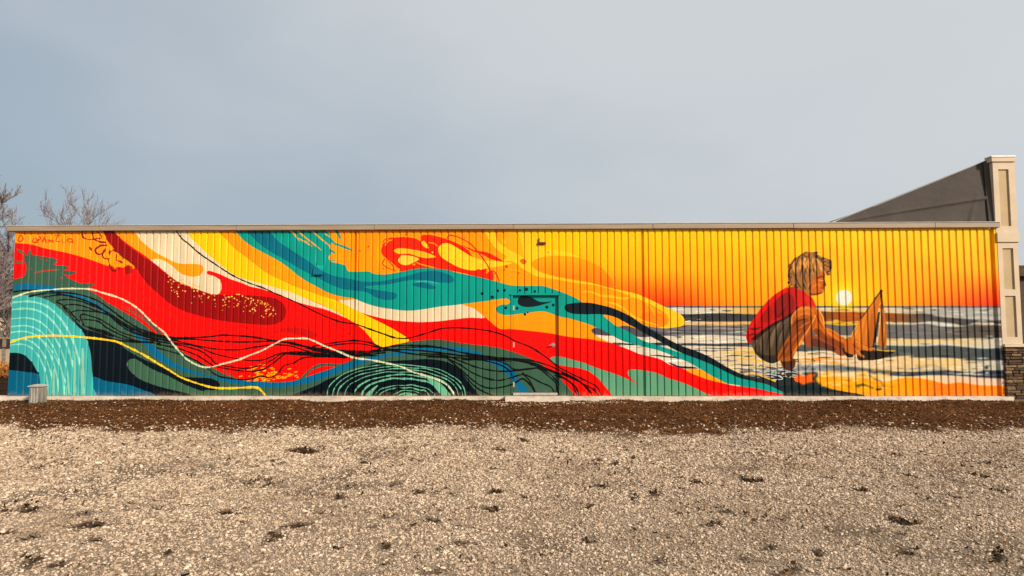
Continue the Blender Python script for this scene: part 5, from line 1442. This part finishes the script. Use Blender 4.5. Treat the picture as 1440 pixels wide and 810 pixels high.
# spiky dark evergreen
def needle_bush(name, base, hgt, rad, seed, label):
    rr = random.Random(seed)
    root = empty(name, base)
    tag(root, label, 'shrub')
    m = mat('dark_evergreen', [(0.3, (0.012, 0.016, 0.01)), (0.7, (0.045, 0.05, 0.03))], 9, bump=0)
    V, F = [], []
    for i in range(2600):
        h_ = rr.random() ** 0.8
        r_ = rad * (1 - 0.75 * h_) * math.sqrt(rr.random())
        a = rr.uniform(0, 6.28)
        c = Vector((base[0] + r_ * math.cos(a), base[1] + r_ * math.sin(a), base[2] + hgt * (0.12 + 0.8 * h_)))
        d = Vector((math.cos(a) + rr.gauss(0, 0.4), math.sin(a) + rr.gauss(0, 0.4), rr.uniform(-0.1, 1.0))).normalized()
        s = d.orthogonal().normalized() * 0.018
        L = rr.uniform(0.12, 0.32)
        k = len(V)
        V += [c - s, c + s, c + d * L]
        F.append((k, k + 1, k + 2))
    mesh('foliage', V, F, m, root)
    bm = bmesh.new()
    cyl(bm, base, (base[0], base[1], base[2] + hgt * 0.95), 0.07, 0.015, 7)
    bm_obj('stem', bm, M['bark'], root)
p = at(8, 500, 14)
needle_bush('evergreen_shrub', (p.x, 14, 0), 4.5, 1.5, 3, 'dark spiky evergreen beside the left end of the wall')

# neighbouring house, low fence and an orange bush seen past the left corner
NB = empty('neighbour_house', (at(-20, 500, 24).x, 24, 0))
tag(NB, 'tan stone house with brown roof edge behind bare trees at left', 'building')
wm = mat('pale_stone_wall', [(0.25, (0.16, 0.12, 0.09)), (0.5, (0.32, 0.26, 0.2)), (0.75, (0.46, 0.4, 0.33))], 5, detail=9, rough=0.9, bump=0.6, bscale=16, bdist=0.05)
rm = mat('brown_roof', [(0.3, (0.055, 0.032, 0.02)), (0.7, (0.1, 0.062, 0.038))], 5, rough=0.9, bump=0.3)
hx0, hx1 = at(-160, 500, 24).x, at(21, 500, 24).x - 0.2
box('wall', hx0, hx1, 24, 31, 0, at(5, 404, 24).z, wm, NB, 0)
zr0, zr1 = at(5, 406, 23.6).z, at(5, 388, 23.6).z
mesh('roof', [(hx0 - .4, 23.6, zr0), (hx1 + .25, 23.6, zr0), (hx1 + .25, 23.6, zr1), (hx0 - .4, 23.6, zr1), (hx0 - .4, 31.4, zr0), (hx1 + .25, 31.4, zr0), (hx1 + .25, 31.4, zr1), (hx0 - .4, 31.4, zr1)], [(0, 1, 2, 3), (1, 5, 6, 2), (5, 4, 7, 6), (4, 0, 3, 7), (3, 2, 6, 7), (0, 4, 5, 1)], rm, NB)
for q in range(4):
    wx = hx1 - 1.2 - q * 1.9
    f_ = box('window', wx - 0.5, wx + 0.5, 23.95, 24.05, 0.9, 2.1, M['beige'], NB, 0.01)
    box('pane', wx - 0.42, wx + 0.42, 23.93, 23.94, 0.98, 2.02, M['dark_metal'], f_, 0)
FY_ = 7.5
FN = empty('low_fence', (at(0, 500, FY_).x, FY_, 0))
tag(FN, 'low timber fence with dark boards past the left wall corner', 'fence')
wood = mat('weathered_timber', [(0.3, (0.16, 0.105, 0.065)), (0.7, (0.3, 0.22, 0.15))], 7, rough=0.9, bump=0.4, stretch=(0.5, 1, 6))
dark = mat('dark_boards', [(0.3, (0.02, 0.016, 0.012)), (0.7, (0.045, 0.035, 0.028))], 7, rough=0.9, bump=0.3)
pale = mat('pale_boards', [(0.3, (0.3, 0.24, 0.16)), (0.7, (0.45, 0.38, 0.27))], 5, rough=0.9, bump=0.3)
fx0, fx1 = at(-60, 500, FY_).x, at(17, 500, FY_).x
fz = [at(5, q, FY_).z for q in (474, 477, 488, 490, 504)]
box('top_rail', fx0, fx1, FY_ - 0.05, FY_ + 0.05, fz[1], fz[0], wood, FN, 0.005)
box('lower_rail', fx0, fx1, FY_ - 0.05, FY_ + 0.05, fz[3], fz[2], dark, FN, 0.005)
nb = 7
for q in range(nb):
    xq = fx0 + (fx1 - fx0) * q / nb
    box('board', xq + 0.06, xq + (fx1 - fx0) / nb - 0.06, FY_ - 0.01, FY_ + 0.02, fz[2] + 0.003, fz[1] - 0.003, dark, FN, 0.003)
    box('post', xq - 0.055, xq + 0.055, FY_ - 0.045, FY_ + 0.06, 0, fz[1] - 0.002, wood, FN, 0.005)
    box('skirt_board', xq + 0.06, xq + (fx1 - fx0) / nb - 0.06, FY_ - 0.02, FY_ + 0.02, max(0.02, fz[4] - 0.2), fz[3] - 0.004, pale, FN, 0.003)
OB = empty('orange_bush', (at(5, 510, 6.6).x, 6.6, 0))
tag(OB, 'small orange-leaved bush at foot of the low fence', 'shrub')
om = mat('orange_leaves', [(0.3, (0.25, 0.08, 0.01)), (0.7, (0.6, 0.26, 0.04))], 20, bump=0)
V, F = [], []
rr = random.Random(4)
for i in range(500):
    c = Vector((OB.location.x + rr.gauss(0, 0.22), 6.6 + rr.gauss(0, 0.15), abs(rr.gauss(0.2, 0.13)) + 0.03))
    d = Vector((rr.gauss(0, 1), rr.gauss(0, 1), rr.gauss(0, 1))).normalized()
    s = d.orthogonal().normalized()
    k = len(V)
    V += [c, c + d * 0.04 + s * 0.025, c + d * 0.08, c + d * 0.04 - s * 0.025]
    F.append((k, k + 1, k + 2, k + 3))
mesh('foliage', V, F, om, OB)
bm = bmesh.new()
for q in range(5):
    cyl(bm, (OB.location.x, 6.6, 0), (OB.location.x + rr.gauss(0, 0.2), 6.6 + rr.gauss(0, 0.12), 0.35), 0.012, 0.004, 5)
bm_obj('stem', bm, M['bark'], OB)

# brown house seen past the right corner
RB = empty('brown_house', (at(1470, 500, 16).x, 16, 0))
tag(RB, 'dark brown building glimpsed past the right end pilaster', 'building')
bw = mat('brown_siding', [(0.3, (0.05, 0.03, 0.02)), (0.7, (0.1, 0.062, 0.042))], 4, rough=0.9, bump=0.3, stretch=(1, 1, 5))
rx0 = at(1431, 450, 16).x
ztp = at(1437, 374, 16).z
box('wall', rx0, rx0 + 9, 16, 24, 0, ztp - 0.5, bw, RB, 0)
box('roof_edge', rx0 - 0.25, rx0 + 9.3, 15.7, 24.3, ztp - 0.5, ztp, rm, RB, 0.01)
for q in range(3):
    f_ = box('window', rx0 + 0.9 + q * 2.6, rx0 + 2.2 + q * 2.6, 15.94, 16.02, 1.0, 2.4, M['beige'], RB, 0.01)
    box('pane', rx0 + 1.0 + q * 2.6, rx0 + 2.1 + q * 2.6, 15.92, 15.935, 1.1, 2.3, M['dark_metal'], f_, 0)
